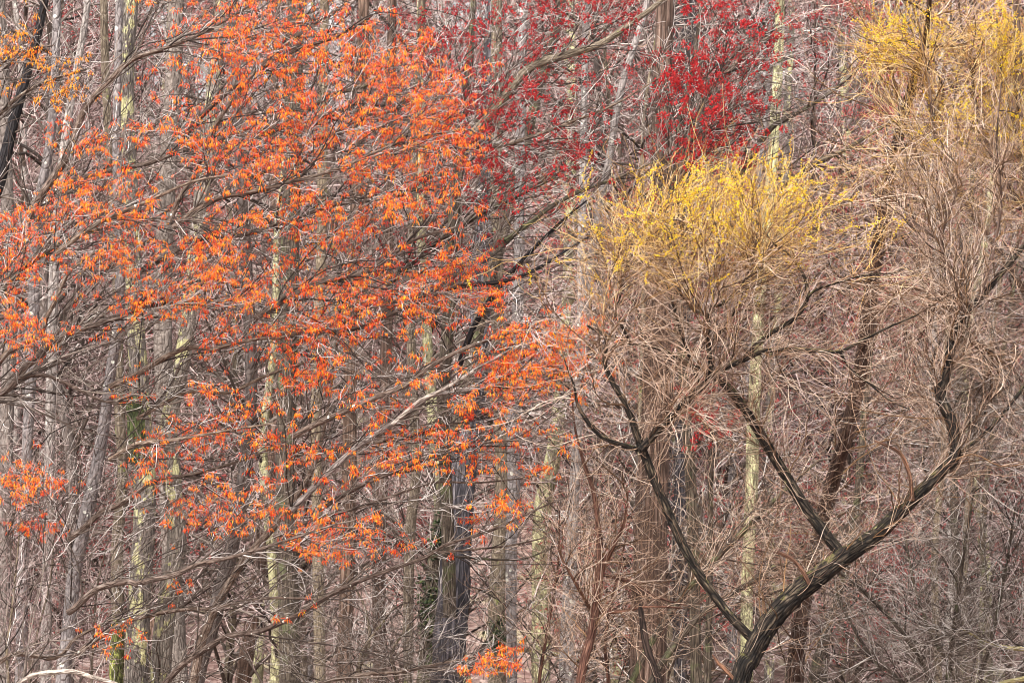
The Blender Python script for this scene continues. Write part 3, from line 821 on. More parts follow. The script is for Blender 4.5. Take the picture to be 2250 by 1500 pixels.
# ------------------------------------------------------------------ crimson maples
RED = [(1530, 210, 70, 60, 3), (1560, 335, 60, 28, 2.6), (1600, 240, 60, 60, 1.8), (1640, 190, 60, 45, 1.0), (1570, 20, 50, 20, 0.9), (1690, 60, 50, 50, 0.6), (1500, 300, 50, 40, 1.2),
       (1650, 100, 50, 40, 0.6), (1750, 40, 50, 40, 0.5), (1520, 120, 60, 40, 0.8), (1600, 120, 100, 60, 0.8), (1480, 190, 30, 50, 0.8), (1700, 300, 60, 40, 0.5)]
RED_C = [(1160, 40, 60, 36, 0.8), (1010, 100, 50, 56, 1), (1050, 200, 60, 56, 1.2), (1090, 260, 50, 50, 0.8), (1080, 360, 40, 46, 1), (1100, 460, 50, 30, 0.5), (1190, 110, 50, 28, 0.8),
         (1330, 10, 60, 18, 0.8), (1250, 330, 40, 36, 0.7), (1290, 220, 40, 40, 0.5), (1200, 330, 50, 40, 0.6), (1240, 20, 60, 20, 0.5), (1180, 190, 40, 40, 0.5), (1400, 60, 60, 40, 0.4), (1230, 420, 60, 40, 0.4), (880, 530, 100, 60, 0.5), (1060, 620, 120, 60, 0.35), (1200, 250, 220, 190, 3), (900, 200, 130, 150, 0.8)]
RED_LIMB = [([(1600, 420, 16), (1687, 290, 13), (1717, 267, 12), (1767, 240, 10), (1833, 197, 7), (1900, 140, 4)], 'olive'),
            ([(1480, 330, 12), (1550, 220, 10), (1590, 165, 9), (1650, 110, 7), (1720, 60, 5)], None),
            ([(1700, 420, 15), (1767, 377, 13), (1800, 353, 12), (1850, 333, 10), (1900, 303, 8), (1990, 250, 4)], 'olive'),
            ([(1470, 480, 12), (1500, 360, 10), (1530, 280, 9), (1560, 200, 7), (1620, 140, 4)], None)]
maple('maple dotted with deep crimson blossom above the yellow willow', RED_LIMB, RED, 640, 43.5, 46.5, 90, 380, 1800, M_POM, M['crimson'], 200,
      [(1530, 1500, 26), (1520, 1100, 25), (1500, 800, 23), (1482, 600, 22), (1478, 400, 19), (1500, 250, 14), (1530, 100, 9)], 'olive', bare=[(1700, 200, 160, 130, 1)], nbare=0.35, variants=POM, s=(0.9, 1.6))
REDC_LIMB = [([(1010, 330, 20), (1100, 225, 20), (1160, 152, 19), (1240, 122, 18), (1317, 98, 16), (1372, 62, 14), (1420, 28, 12), (1480, -20, 8)], 'beige'),
             ([(1110, 530, 12), (1163, 490, 11), (1217, 450, 10), (1283, 417, 8), (1367, 387, 6), (1450, 350, 4)], 'olive'),
             ([(960, 340, 12), (1040, 270, 11), (1120, 200, 9), (1200, 170, 8), (1290, 110, 5)], None),
             ([(860, 620, 11), (950, 540, 10), (1040, 480, 9), (1120, 440, 7), (1220, 390, 5)], 'olive'),
             ([(1050, 330, 10), (1140, 310, 9), (1250, 270, 7), (1350, 230, 5), (1450, 170, 3)], None),
             ([(930, 650, 11), (1020, 628, 10), (1110, 617, 9), (1180, 590, 7), (1260, 540, 5), (1330, 500, 3)], 'black'),
             ([(1010, 800, 14), (1040, 720, 13), (1090, 640, 11), (1150, 570, 9), (1230, 490, 6), (1290, 440, 4)], 'black')]
maple('maple with scattered dark red blossom and a stout mossy limb at top centre', REDC_LIMB, RED_C, 1150, 43.0, 46.5, 130, 520, 2400, M_POM, M['crimson'], 200,
      [(990, 1500, 30), (985, 1200, 29), (975, 900, 28), (985, 700, 27), (1000, 450, 26), (1012, 320, 25), (1030, 150, 18), (1040, 0, 12)], 'olive', bare=[(1200, 250, 180, 170, 1), (1100, 560, 150, 90, 0.6)], nbare=0.45, variants=POM, s=(0.75, 1.35))
maple('small maple with red blossom seen through the willow fork', [([(1520, 1010, 7), (1545, 950, 6), (1560, 905, 4)], None), ([(1560, 1040, 6), (1590, 970, 4)], None)],
      [(1550, 905, 40, 34, 1.6), (1592, 960, 36, 26, 1), (1530, 885, 20, 14, 0.5)], 110, 45.2, 46.2, 14, 50, 120, M_POM, M['crimson'], 60,
      [(1555, 1500, 16), (1560, 1250, 14), (1562, 1060, 11), (1566, 900, 7), (1568, 820, 4)], 'olive', variants=POM, s=(0.7, 1.1))


# ------------------------------------------------------------------ the willow
def rows_of(px, Y, Y1=None):
    return trace(px, Y, Y1)


WY = 39.6
wrow = trace([(1618, 1525, 44), (1650, 1440, 47), (1690, 1370, 48), (1750, 1302, 47), (1800, 1264, 43), (1850, 1226, 38), (1920, 1178, 34), (1980, 1122, 31), (2012, 1090, 29), (2062, 1042, 26), (2095, 1008, 25), (2098, 965, 25), (2087, 918, 25), (2066, 868, 25), (2080, 818, 22), (2094, 742, 20), (2110, 702, 18), (2150, 660, 15), (2200, 600, 12), (2250, 540, 9), (2300, 470, 6)], WY, WY + 1.0, True)
willow = thing('willow_tree', 'leaning dark willow with forking crooked limbs, kinked stem and a yellow crown', 'tree', base_of(wrow))
ww = Wood()
wi = Wood()
stem(willow, 'trunk', wrow, M['willow'], wi, step=0.05, sides=72, ridge=0.09, nr=24)


def wl_(px, dy=0.0, mat='willow', ridge=0.05, name='limb', sides=None, grow=True):
    px = [(a, b, c * 0.8) for a, b, c in px]
    stem(willow, name, trace(px, WY + dy, WY + dy + rng.uniform(-0.5, 0.5) * (0.2 if not grow else 1)), M[mat], ww if grow else None, step=0.06, ridge=ridge, lump=0.07, sides=sides or (36 if px[0][2] > 18 else 12), nr=14)


wl_([(1655, 1405, 27), (1628, 1378, 26), (1600, 1348, 25), (1560, 1295, 25), (1530, 1250, 25), (1500, 1195, 25), (1470, 1130, 25), (1440, 1060, 24), (1415, 995, 24), (1400, 958, 20), (1376, 890, 17), (1347, 842, 15), (1328, 795, 13), (1331, 742, 11), (1290, 715, 6)], 0.1)
wl_([(1862, 1232, 32), (1835, 1200, 31), (1800, 1155, 31), (1760, 1100, 30), (1730, 1050, 29), (1690, 985, 28), (1650, 920, 27), (1620, 876, 25), (1590, 842, 22), (1550, 815, 15), (1510, 798, 10), (1450, 766, 9), (1380, 754, 8), (1331, 741, 7)], 0.3)
wl_([(1408, 988, 22), (1450, 940, 22), (1490, 900, 21), (1530, 860, 20), (1562, 822, 17), (1556, 755, 14), (1558, 700, 12), (1563, 673, 10), (1590, 668, 8), (1640, 610, 6), (1660, 540, 4)], -0.1)
wl_([(1558, 832, 16), (1598, 806, 16), (1640, 788, 15), (1680, 771, 14), (1740, 768, 13), (1800, 770, 12), (1845, 772, 10), (1900, 745, 8), (1950, 720, 6), (2020, 690, 4)], -0.2)
wl_([(1630, 792, 15), (1680, 742, 15), (1730, 711, 14), (1755, 690, 13), (1774, 655, 12), (1768, 610, 10), (1750, 580, 9), (1735, 560, 7), (1700, 535, 5), (1660, 480, 3)], -0.3)
wl_([(1774, 655, 9), (1788, 640, 8), (1830, 624, 6), (1900, 605, 4), (1970, 600, 3)], -0.3)
wl_([(1845, 772, 8), (1870, 812, 7), (1910, 842, 6), (1950, 876, 4), (2000, 900, 3)], -0.2)
wl_([(1415, 988, 15), (1390, 984, 14), (1335, 966, 13), (1303, 942, 12), (1270, 890, 10), (1262, 850, 6), (1240, 790, 4)], 0.2)
wl_([(1384, 752, 8), (1367, 717, 8), (1352, 690, 7), (1363, 650, 6), (1370, 600, 4), (1400, 540, 3)], 0.3)
wl_([(1558, 698, 8), (1524, 680, 8), (1502, 655, 7), (1480, 600, 5), (1500, 540, 4), (1490, 470, 3)], 0.2)
wl_([(1540, 850, 11), (1500, 740, 9), (1470, 640, 7), (1440, 560, 5), (1430, 490, 3)], 0.7)
wl_([(1560, 760, 9), (1610, 690, 8), (1650, 600, 6), (1690, 540, 4), (1740, 460, 3)], 0.5)
wl_([(1590, 668, 6), (1570, 600, 5), (1580, 530, 4), (1560, 450, 3)], 0.0)
wl_([(2085, 1018, 16), (2120, 990, 15), (2180, 936, 12), (2250, 850, 9), (2330, 740, 6)], 0.5)
# broken stubs on the trunk
wl_([(1778, 1282, 14), (1768, 1262, 13), (1746, 1232, 12), (1716, 1215, 12), (1699, 1213, 5)], 0.05, 'stub', 0.22, 'broken_stub', grow=False)
wl_([(2004, 1100, 13), (2001, 1056, 12), (1992, 1022, 11), (1974, 992, 9), (1922, 968, 4)], 0.25, 'stub', 0.22, 'broken_stub', grow=False)
wl_([(1618, 1500, 11), (1600, 1476, 11), (1580, 1458, 9), (1565, 1437, 2)], -0.05, 'stub', 0.22, 'broken_stub', grow=False)

YEL = [(1590, 400, 130, 50, 3), (1660, 420, 120, 60, 2.2), (1520, 430, 110, 70, 1.4), (1780, 410, 60, 50, 0.8), (1640, 490, 190, 60, 2), (1500, 510, 150, 60, 1.4), (1420, 480, 90, 70, 0.9), (1320, 490, 50, 60, 0.6), (1560, 540, 220, 70, 1.0)]
WCROWN = [(a, b, c, d, e * 0.5) for a, b, c, d, e in YEL] + [(1560, 560, 200, 60, 3.2), (1420, 560, 100, 70, 1.4), (1700, 560, 120, 60, 1.6), (1600, 700, 200, 80, 1.2), (1400, 700, 100, 90, 1.0), (1780, 700, 120, 90, 0.9), (1450, 850, 130, 100, 0.9), (1650, 850, 120, 90, 0.7), (1330, 600, 80, 80, 0.7), (1560, 660, 290, 190, 7), (1480, 850, 250, 150, 3), (1750, 820, 170, 150, 1.6)]


def willow_crown(root, wood, spec, yel, n1, n2, n3, ny, Y0, Y1, tw, brm='wbranch', nt=0.5, maxlen=1.7, bud_size=0.031, tw2=None, ysplit=0):
    w = wood.all()
    P1, R1 = shoots(blobs(spec, n1, Y0, Y1), w, 0.0095, 0.0036, 11, up=0.4, wig=0.025, jitter=0.6, back=0.9, follow=0.4, dmin=0.5)
    wd = Wood(); wd.add_many(P1, R1, 2)
    k = rng.choice(len(w[0]), min(len(w[0]), 300), replace=False)
    wd.add(w[0][k], w[2][k]); wd.t[-1] = w[1][k]
    w1 = wd.all()
    P2, R2 = shoots(blobs(spec, n2, Y0, Y1), w1, 0.0038, 0.0019, 9, up=0.55, wig=0.02, jitter=4.0, back=0.35, follow=0.3, maxlen=maxlen, dmin=0.7, loose=0.2)
    wd2 = Wood(); wd2.add_many(P2, R2, 1)
    w2 = wd2.all()
    k = rng.integers(0, len(w2[0]), n3)
    t3 = w2[0][k] + norm(w2[1][k] * 0.8 + rng.normal(size=(n3, 3)) * 0.8 + [0, 0, 0.2]) * rng.uniform(0.2, 0.8, (n3, 1))
    P3, R3 = shoots(t3, w2, 0.0029, 0.0017, 6, up=0.4, wig=0.022, loose=0.12)
    tubes_obj('branch_spray', [(P1, R1, 5)], root, M[brm])
    if tw2:
        h = at(0, ysplit, 0.5 * (Y0 + Y1))[2]
        g2, g3 = P2[:, -1, 2] + rng.normal(size=len(P2)) * 0.35 > h, P3[:, -1, 2] + rng.normal(size=len(P3)) * 0.35 > h
        tubes_obj('crown', [(P2[g2], R2[g2], 3), (P3[g3], R3[g3], 3)], root, M[tw])
        tubes_obj('twig_spray', [(P2[~g2], R2[~g2], 3), (P3[~g3], R3[~g3], 3)], root, M[tw2])
    else:
        tubes_obj('crown', [(P2, R2, 3), (P3, R3, 3)], root, M[tw])
    if yel:
        ty = blobs(yel, ny, Y0, Y1)
        Py, Ry = shoots(ty, w2, 0.0046, 0.0028, 9, up=0.6, wig=0.02, jitter=0.6, back=0.7, maxlen=0.9, dmin=0.3)
        tubes_obj('catkin_twig', [(Py, Ry, 3)], root, M['wtwig'])
        q = Py[:, 1:].reshape(-1, 3)
        q = np.vstack([q, (Py[:, 1:-1] * 0.5 + Py[:, 2:] * 0.5).reshape(-1, 3), (Py[:, 1:-1] * 0.75 + Py[:, 2:] * 0.25).reshape(-1, 3), (Py[:, 1:-1] * 0.25 + Py[:, 2:] * 0.75).reshape(-1, 3)])
        d = norm(rng.normal(size=q.shape) + [0, 0, 0.5])
        V, F = spindle_geo(q, d, bud_size * rng.uniform(0.6, 1.3, len(q)), bud_size * rng.uniform(0.15, 0.26, len(q)), 0.05)
        o = link('blossom', mesh_np('blossom', V, F, False), root, M['yellow_bud'])
        o['kind'] = 'stuff'


willow_crown(willow, ww, WCROWN, YEL, 210, 2700, 4400, 330, WY - 1.3, WY + 1.6, 'wtwig', tw2='wtan', ysplit=540)

willow_crown(willow, wi, [(1900, 1130, 130, 60, 1), (1780, 1210, 110, 70, 1), (2010, 1040, 80, 70, 1), (1680, 1330, 70, 70, 0.5)], None, 26, 130, 300, 0, WY - 0.4, WY + 1.4, 'wtan', maxlen=0.8)
# the upper stem of the leaning tree carries tan twigs
w2w = Wood()
w2w.add(spline(wrow, 0.1)[-60:, :3], spline(wrow, 0.1)[-60:, 3])
for px in ([(2098, 725, 13), (2090, 690, 12), (2072, 662, 10), (2040, 640, 7), (1990, 630, 4)],
           [(2120, 690, 12), (2100, 620, 12), (2082, 575, 11), (2068, 530, 10), (2076, 490, 8), (2100, 430, 5), (2110, 330, 3)],
           [(2070, 535, 8), (2040, 510, 7), (2000, 480, 5), (1960, 420, 3)],
           [(2112, 735, 9), (2160, 760, 8), (2200, 790, 6), (2260, 840, 4)],
           [(2150, 660, 10), (2180, 560, 8), (2200, 440, 6), (2190, 320, 4), (2200, 180, 3)]):
    stem(willow, 'limb', trace(px, WY + 0.8, WY + 0.8 + rng.uniform(-0.6, 0.6)), M['brown'], w2w, step=0.08, lump=0.06)
RTAN = [(2100, 500, 160, 140, 1.4), (2000, 650, 140, 120, 1), (2150, 750, 130, 120, 1), (2050, 350, 120, 120, 1), (2180, 300, 90, 120, 0.8), (2000, 850, 130, 100, 0.6), (2180, 950, 90, 90, 0.5)]
willow_crown(willow, w2w, RTAN, None, 150, 2300, 4600, 0, WY - 0.2, WY + 3.4, 'wtan', maxlen=1.6)

# golden willow at the upper right
YR = [(1960, 60, 60, 50, 1.4), (1920, 110, 40, 40, 0.8), (2040, 70, 40, 60, 0.8), (2190, 60, 60, 50, 2.0), (2230, 120, 40, 60, 1.4), (2140, 240, 60, 40, 0.8), (2080, 270, 60, 40, 0.7), (2210, 260, 50, 40, 0.8)]
w3row = trace([(2330, 1500, 40), (2320, 1100, 38), (2300, 800, 35), (2280, 560, 32), (2255, 360, 28), (2240, 200, 22), (2235, 60, 15)], 42.0, 42.0, True, True)
willow3 = thing('willow_tree', 'willow with bright yellow twigs filling the upper right corner', 'tree', base_of(w3row))
w3w = Wood()
stem(willow3, 'trunk', w3row, M['brown'], w3w, step=0.1, ridge=0.05)
for px in ([(2290, 700, 16), (2200, 560, 14), (2120, 440, 11), (2060, 320, 8), (2040, 180, 6), (2020, 60, 4)], [(2275, 500, 14), (2200, 380, 11), (2150, 260, 8), (2130, 120, 5)],
           [(2120, 440, 9), (2040, 380, 8), (1990, 280, 6), (1960, 160, 4), (1950, 60, 3)], [(2260, 400, 10), (2230, 280, 8), (2200, 150, 6), (2190, 40, 4)]):
    stem(willow3, 'limb', trace(px, 42.0, 41.5 + rng.uniform(-0.6, 0.8)), M['brown'], w3w, step=0.08, lump=0.06)
willow_crown(willow3, w3w, YR + [(2200, 150, 90, 120, 2.4), (2050, 200, 140, 150, 2.4), (2150, 350, 150, 120, 2.4), (1960, 160, 90, 130, 1.6), (2000, 360, 130, 110, 1.4)], YR, 90, 1250, 2200, 330, 40.8, 43.4, 'wtwig', maxlen=1.5)

# reddish sapling left of the willow
srow = trace([(1272, 1520, 21), (1300, 1390, 20), (1317, 1262, 19), (1316, 1170, 13), (1304, 1080, 11), (1281, 1010, 8), (1262, 930, 5), (1255, 820, 3)], 41.0, 41.2, True)
sap = thing('sapling', 'thin reddish brown sapling with a dark side stem at the left of the willow', 'tree', base_of(srow))
sw = Wood()
stem(sap, 'trunk', srow, M['red'], sw, step=0.07, ridge=0.05)
for px in ([(1318, 1262, 15), (1335, 1225, 12), (1352, 1190, 10), (1372, 1145, 7), (1380, 1080, 4)], [(1326, 1262, 8), (1390, 1280, 7), (1440, 1310, 5), (1510, 1330, 3)], [(1305, 1350, 8), (1270, 1290, 7), (1225, 1210, 4)], [(1312, 1345, 9), (1370, 1342, 8), (1420, 1332, 6), (1500, 1335, 3)]):
    stem(sap, 'limb', trace(px, 41.1, 41.0 + rng.uniform(-0.5, 0.3)), M['red'], sw, step=0.06)
willow_crown(sap, sw, [(1310, 1100, 90, 160, 2), (1400, 1200, 100, 120, 1.5), (1280, 1300, 90, 120, 1.2), (1420, 1350, 100, 80, 1)], None, 40, 380, 1000, 0, 40.2, 42.2, 'wtan', maxlen=1.2)
brow = trace([(1452, 1540, 17), (1440, 1475, 16), (1424, 1430, 15), (1414, 1385, 14), (1408, 1345, 12), (1406, 1325, 4)], 40.6, 40.6, True)
bs = thing('dead_stem', 'short black broken stem in front of the wide brown trunk', 'dead stem', base_of(brow))
stem(bs, 'trunk', brow, M['umber'], None, step=0.04, ridge=0.14, sides=28, lump=0.14, nr=8)
# slanting branched stems low behind the willow
for lab, px, Y in (('brown slanting stem rising right behind the willow limb', [(1380, 1520, 16), (1480, 1335, 15), (1560, 1240, 14), (1640, 1160, 12), (1720, 1080, 9), (1800, 1010, 5)], 44),
                   ('dark slanting stem low between the two willow limbs', [(1410, 1540, 16), (1520, 1370, 15), (1600, 1310, 13), (1700, 1250, 11), (1790, 1210, 8), (1900, 1120, 4)], 45)):
    r_ = trace(px, Y, Y + 0.5, True)
    rt = thing('slanting_stem', lab, 'tree', base_of(r_))
    wq = Wood()
    stem(rt, 'trunk', r_, M['olive'], wq, step=0.08, ridge=0.03)
    willow_crown(rt, wq, [(px[3][0], px[3][1], 120, 110, 1), (px[4][0], px[4][1], 120, 100, 1)], None, 24, 260, 700, 0, Y - 0.8, Y + 1, 'wtan', brm='mbranch', maxlen=1.2)

# grey brush at lower right
def thicket(label, stems, spec, Y, n1, n2, n3, tw, mat, limb=None):
    r0 = trace(stems[0], Y, None, True)
    rt = thing('shrub', label, 'shrub', base_of(r0))
    wq = Wood()
    stem(rt, 'stem', r0, M[mat], wq, step=0.1)
    for px in stems[1:]:
        stem(rt, 'stem', trace(px, Y, Y + rng.uniform(-0.5, 0.5), True), M[mat], wq, step=0.1)
    for px, lm in (limb or []):
        stem(rt, 'limb', trace(px, Y - 0.6, Y - 0.3), M[lm], wq, step=0.06)
    willow_crown(rt, wq, spec, None, n1, n2, n3, 0, Y - 1.2, Y + 1.6, tw, brm='mbranch', maxlen=1.3)


thicket('dense grey bush of fine twigs in the lower right corner', [[(2050, 1520, 11), (1990, 1400, 10), (1900, 1300, 8), (1820, 1240, 4)], [(2080, 1520, 11), (2100, 1350, 9), (2120, 1200, 7), (2140, 1080, 4)], [(2150, 1520, 11), (2180, 1400, 9), (2210, 1250, 6), (2230, 1120, 4)], [(2000, 1530, 9), (1920, 1450, 8), (1850, 1330, 5), (1830, 1260, 3)], [(2110, 1520, 9), (2050, 1400, 8), (2010, 1290, 6), (1990, 1180, 4)]],
        [(2050, 1350, 180, 130, 2), (2180, 1200, 100, 140, 1.4), (1900, 1400, 140, 90, 1.2), (2000, 1200, 140, 80, 1), (2150, 1430, 120, 70, 1)], 42.5, 130, 1300, 3600, 'gtwig', 'olive',
        [([(2300, 1420, 11), (2250, 1424, 10), (2205, 1420, 8), (2160, 1405, 6), (2110, 1380, 3)], 'log'), ([(2300, 1480, 13), (2240, 1492, 11), (2200, 1500, 8), (2150, 1520, 5)], 'log')])
thicket('bare bush with whitish twigs arching over the right edge', [[(2340, 1500, 14), (2330, 1250, 13), (2320, 1050, 11), (2290, 940, 9), (2250, 900, 7), (2200, 893, 6), (2167, 903, 6), (2133, 913, 5), (2073, 897, 5), (2020, 883, 4), (1967, 860, 3)], [(2380, 1500, 14), (2350, 1200, 12), (2310, 980, 9), (2250, 898, 7), (2200, 857, 6), (2133, 847, 5), (2080, 830, 4), (2020, 783, 3)], [(2360, 1500, 12), (2340, 900, 9), (2290, 640, 6), (2220, 560, 4), (2150, 520, 3)]],
        [(2150, 860, 110, 80, 1), (2200, 650, 90, 100, 0.8), (2080, 1000, 120, 80, 0.8), (2200, 1000, 80, 100, 0.8)], 41.0, 60, 450, 1500, 'gtwig', 'whitelimb')
thicket('tangle of thin brown stems at the bottom left edge', [[(20, 1540, 7), (15, 1430, 6), (25, 1350, 5), (40, 1200, 4), (50, 1050, 2)], [(60, 1540, 6), (80, 1400, 5), (110, 1280, 4), (120, 1150, 2)], [(200, 1540, 5), (205, 1400, 5), (215, 1280, 4), (240, 1180, 2)]],
        [(70, 1250, 90, 150, 2), (120, 1380, 100, 90, 1.2), (50, 1050, 70, 100, 0.9), (180, 1200, 80, 120, 0.7)], 44.0, 36, 420, 1700, 'btwig', 'beige')
thicket('grey brush of crossing twigs below the dark trunk', [[(800, 1540, 9), (790, 1450, 8), (830, 1380, 6), (870, 1330, 3)], [(760, 1540, 9), (810, 1420, 7), (800, 1330, 5), (760, 1260, 3)], [(880, 1540, 8), (860, 1440, 7), (900, 1370, 4)]],
        [(820, 1380, 110, 100, 2), (700, 1420, 120, 80, 1.2), (920, 1420, 90, 70, 1)], 44.5, 60, 420, 1300, 'gtwig', 'beige')
thicket('sparse golden brush of twigs left of the reddish sapling', [[(1180, 1540, 8), (1200, 1400, 7), (1225, 1250, 5), (1230, 1120, 3)], [(1340, 1540, 9), (1330, 1400, 7), (1360, 1250, 5), (1390, 1120, 3)]],
        [(1220, 1150, 110, 140, 1.5), (1200, 1350, 100, 90, 1), (1350, 1350, 110, 100, 1)], 43.5, 40, 300, 900, 'wtan', 'red')


# ------------------------------------------------------------------ the wood behind: kinds built once, then copied
def wood_tree(H, rt, nl, n2, n3, tmat, tw, red=0, lean=0.0, low=0.12):
    zz = np.linspace(0, H, 9)
    ph = rng.uniform(0, 6.28, 2)
    rows = np.stack([lean * zz + 0.38 * np.sin(zz * 0.4 + ph[0]) + 0.12 * np.sin(zz * 1.1 + ph[1]), 0.3 * np.sin(zz * 0.3 + ph[1]), zz - 0.3, rt * (1 - 0.85 * (zz / H) ** 1.1)], -1)
    root = bpy.data.objects.new('bare_tree', None)
    COL.objects.link(root)
    wood = Wood()
    stem(root, 'trunk', rows, M[tmat], wood, step=0.35, sides=12, ridge=0.04)
    w = wood.all()
    sel = np.nonzero(w[0][:, 2] > H * low)[0]
    k = rng.choice(sel, nl)
    a = rng.uniform(0, 6.28, nl); rr = rng.uniform(1.2, 3.4, nl) * (1 - 0.45 * w[0][k, 2] / H)
    tips = w[0][k] + np.stack([np.cos(a) * rr, np.sin(a) * rr, rng.uniform(0.4, 2.4, nl)], -1)
    P1, R1 = shoots(tips, w, 0.035, 0.014, 8, up=0.4, wig=0.03, back=1.3)
    wd = Wood(); wd.add_many(P1, R1, 1); w1 = wd.all()
    k = rng.integers(0, len(w1[0]), n2)
    t2 = w1[0][k] + norm(w1[1][k] * 0.8 + rng.normal(size=(n2, 3)) * 0.6 + [0, 0, 0.25]) * rng.uniform(0.5, 1.6, (n2, 1))
    P2, R2 = shoots(t2, w1, 0.013, 0.008, 5, up=0.3, wig=0.04)
    wd2 = Wood(); wd2.add_many(P2, R2, 1); w2 = wd2.all()
    k = rng.integers(0, len(w2[0]), n3)
    t3 = w2[0][k] + norm(w2[1][k] * 0.8 + rng.normal(size=(n3, 3)) * 0.65 + [0, 0, 0.2]) * rng.uniform(0.3, 0.9, (n3, 1))
    P3, R3 = shoots(t3, w2, 0.0085, 0.005, 4, up=0.25, wig=0.05)
    tubes_obj('branch_spray', [(P1, R1, 5)], root, M['mbranch'])
    tubes_obj('crown', [(P2, R2, 3), (P3, R3, 3)], root, M[tw])
    if red:
        c = P3[:, -1]
        f = np.sin(c[:, 0] * 1.7 + 1) + np.sin(c[:, 1] * 1.9) + np.sin(c[:, 2] * 1.3 + 2) + 0.5 * rng.normal(size=len(c))
        c = c[np.argsort(-f)[:red]]
        c = np.vstack([c, c + rng.normal(size=c.shape) * 0.12])
        V, F = scatter([pompom(7, 0.075) for _ in range(3)], c, rng.uniform(0.7, 1.6, len(c)))
        o = link('blossom', mesh_np('blossom', V, F, False), root, M['farred'])
        o['kind'] = 'stuff'
    return root


KINDS = [('grey', wood_tree(17, 0.125, 60, 420, 2000, 'grey', 'btwig'), 'slim bare grey tree in the wood behind the blossom'),
         ('pale', wood_tree(20, 0.15, 64, 440, 2100, 'pale', 'btwig', lean=0.03), 'pale bare tree in the wood behind the blossom'),
         ('brown', wood_tree(18, 0.15, 64, 420, 2000, 'brown', 'btwig', lean=-0.03), 'brown bare tree in the wood behind the blossom'),
         ('beige', wood_tree(16, 0.11, 64, 420, 2000, 'beige', 'gtwig', lean=0.06), 'thin beige leaning tree in the wood behind the blossom'),
         ('red', wood_tree(17, 0.12, 64, 440, 2100, 'olive', 'btwig', red=650), 'tree hazed with dull red blossom in the wood behind'),
         ('red2', wood_tree(15, 0.10, 60, 420, 2000, 'brown', 'btwig', red=650, lean=0.04), 'small tree hazed with rosy blossom in the wood behind'),
         ('yellow', wood_tree(17, 0.15, 54, 340, 1400, 'yellow', 'btwig'), 'pale lichened tree in the wood behind the blossom')]


def copy_tree(src):
    r = src.copy()
    COL.objects.link(r)
    for ch in src.children:
        c = ch.copy()
        COL.objects.link(c)
        c.parent = r
    return r


MARKS = [(10, 'grey left edge trunk'), (75, 'lichen speckled upper left trunk'), (150, 'white spotted grey trunk'), (258, 'lime footed trunk'),
         (300, 'thick yellow lichened trunk'), (370, 'round spotted lichened trunk'), (470, 'curving pale grey trunk'), (630, 'dark green tinged trunk'), (705, 'thin brown trunk'),
         (780, 'trunk with the burl'), (895, 'narrow beige trunk'), (960, 'ivied leaning trunk'), (1020, 'thick furrowed slate trunk'), (1098, 'moss clumped brown trunk'), (1135, 'smooth scarred grey trunk'),
         (1200, 'pale lichened middle trunk'), (1255, 'slender grey trunk'), (1315, 'reddish brown sapling'), (1370, 'slim leaning grey trunk'), (1430, 'wide furrowed brown trunk'),
         (1480, 'dark trunk under crimson blossom'), (1560, 'red blossomed small maple'), (1648, 'yellow green lichened trunk'), (1700, 'blotchy lichened trunk'), (1750, 'leaning dark trunk foot'),
         (1850, 'upper willow fork'), (1930, 'blackest leaning trunk stretch'), (2000, 'broken red willow stub'), (2060, 'leftmost grey green stem'), (2105, 'mossy lower right stem'), (2175, 'dark crooked stem'), (2235, 'yellow upper right twigs')]
LOOK = {'grey': 'slim grey tree', 'pale': 'tall pale tree', 'brown': 'brown bare tree', 'beige': 'thin beige tree', 'red': 'dull red hazed tree', 'red2': 'small rosy hazed tree', 'yellow': 'pale lichened tree'}
used, names = set(), set()
spots = []
tries = 0
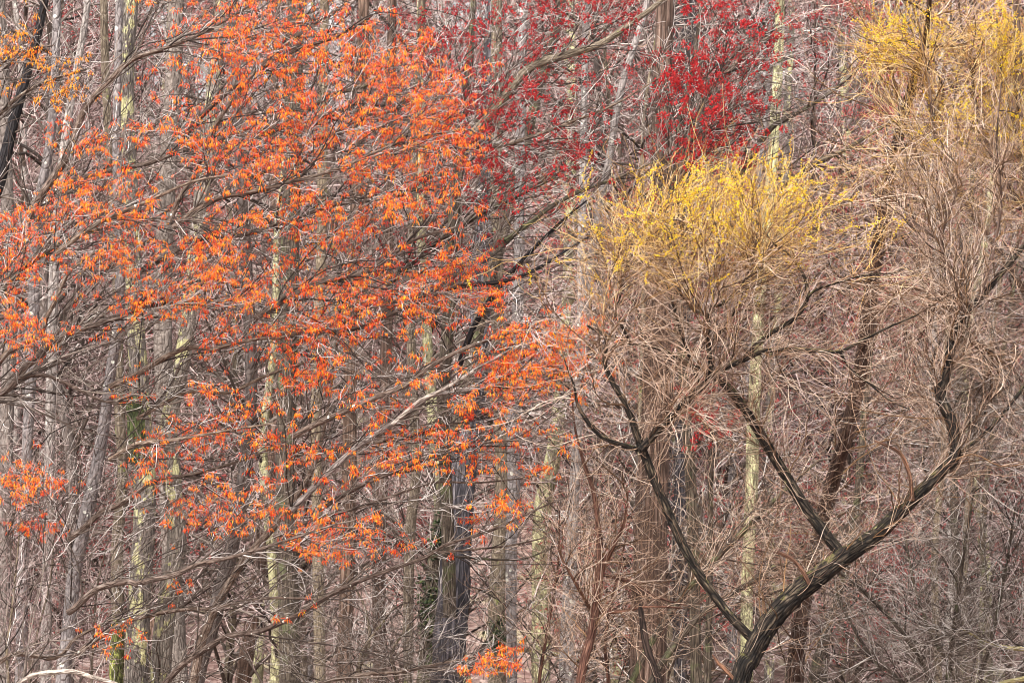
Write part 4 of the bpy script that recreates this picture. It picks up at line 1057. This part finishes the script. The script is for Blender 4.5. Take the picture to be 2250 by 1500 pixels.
while len(spots) < 150 and tries < 6000:
    tries += 1
    Y = 58 + 80 * random.random() ** 0.85
    x = random.uniform(-0.17, 0.17) * Y
    if all((x - a) ** 2 + (Y - b) ** 2 > 2.0 for a, b in spots):
        spots.append((x, Y))
spots.sort(key=lambda q: q[1])
for i, (x, Y) in enumerate(spots):
    pr = [1.2, 1.2, 1.2, 1.3, 1.5, 1.5, 0.8]
    if x > 0.02 * Y:
        pr[4], pr[5] = 2.4, 2.2
    j = random.choices(range(len(KINDS)), pr)[0]
    key, src, lab = KINDS[j]
    r = copy_tree(src) if key in used else src
    used.add(key)
    r.location = (x, Y, float(ground_z(x, Y)) - 0.05)
    r.rotation_euler = (random.gauss(0, 0.05), random.gauss(0, 0.07), random.uniform(0, 6.28))
    s = random.uniform(0.85, 1.25)
    r.scale = (s, s, s * random.uniform(0.95, 1.1))
    px = 1125 + x / (K * Y) * 2250
    where = 'close behind' if Y < 78 else 'well behind' if Y < 108 else 'far behind'
    for mx, mk in sorted(MARKS, key=lambda q: abs(q[0] - px)):
        side = where if abs(mx - px) < 22 else where + (' and left of' if px < mx else ' and right of')
        lab = f'{LOOK[key]} {side} the {mk}'
        if lab not in names and len(lab.split()) <= 16:
            break
    names.add(lab)
    r['label'] = lab
    r['category'] = 'tree'
    r['group'] = 'bare trees of the wood behind'
for key, src, lab in KINDS:
    if key not in used:
        for ch in list(src.children):
            bpy.data.objects.remove(ch)
        bpy.data.objects.remove(src)

# fallen pale logs on the slope
for lab, x0, y0, x1, y1, w in (('bleached fallen log sloping up right among the lower middle trunks', 1150, 1408, 1250, 1352, 11),
                               ('bleached fallen log lying nearly level right of the smooth grey trunk', 1140, 1268, 1270, 1300, 10),
                               ('long bleached log lying low right of the smooth grey trunk', 1130, 1425, 1290, 1455, 10)):
    Y = 84
    r_ = trace([(x0, y0, w), ((x0 + x1) / 2, (y0 + y1) / 2 - 6, w), (x1, y1, w * 0.7)], Y, Y + 1.5)
    root = thing('fallen_log', lab, 'log', Vector(r_[0][:3]))
    stem(root, 'log_stem', r_, M['log'], None, step=0.15, sides=10)
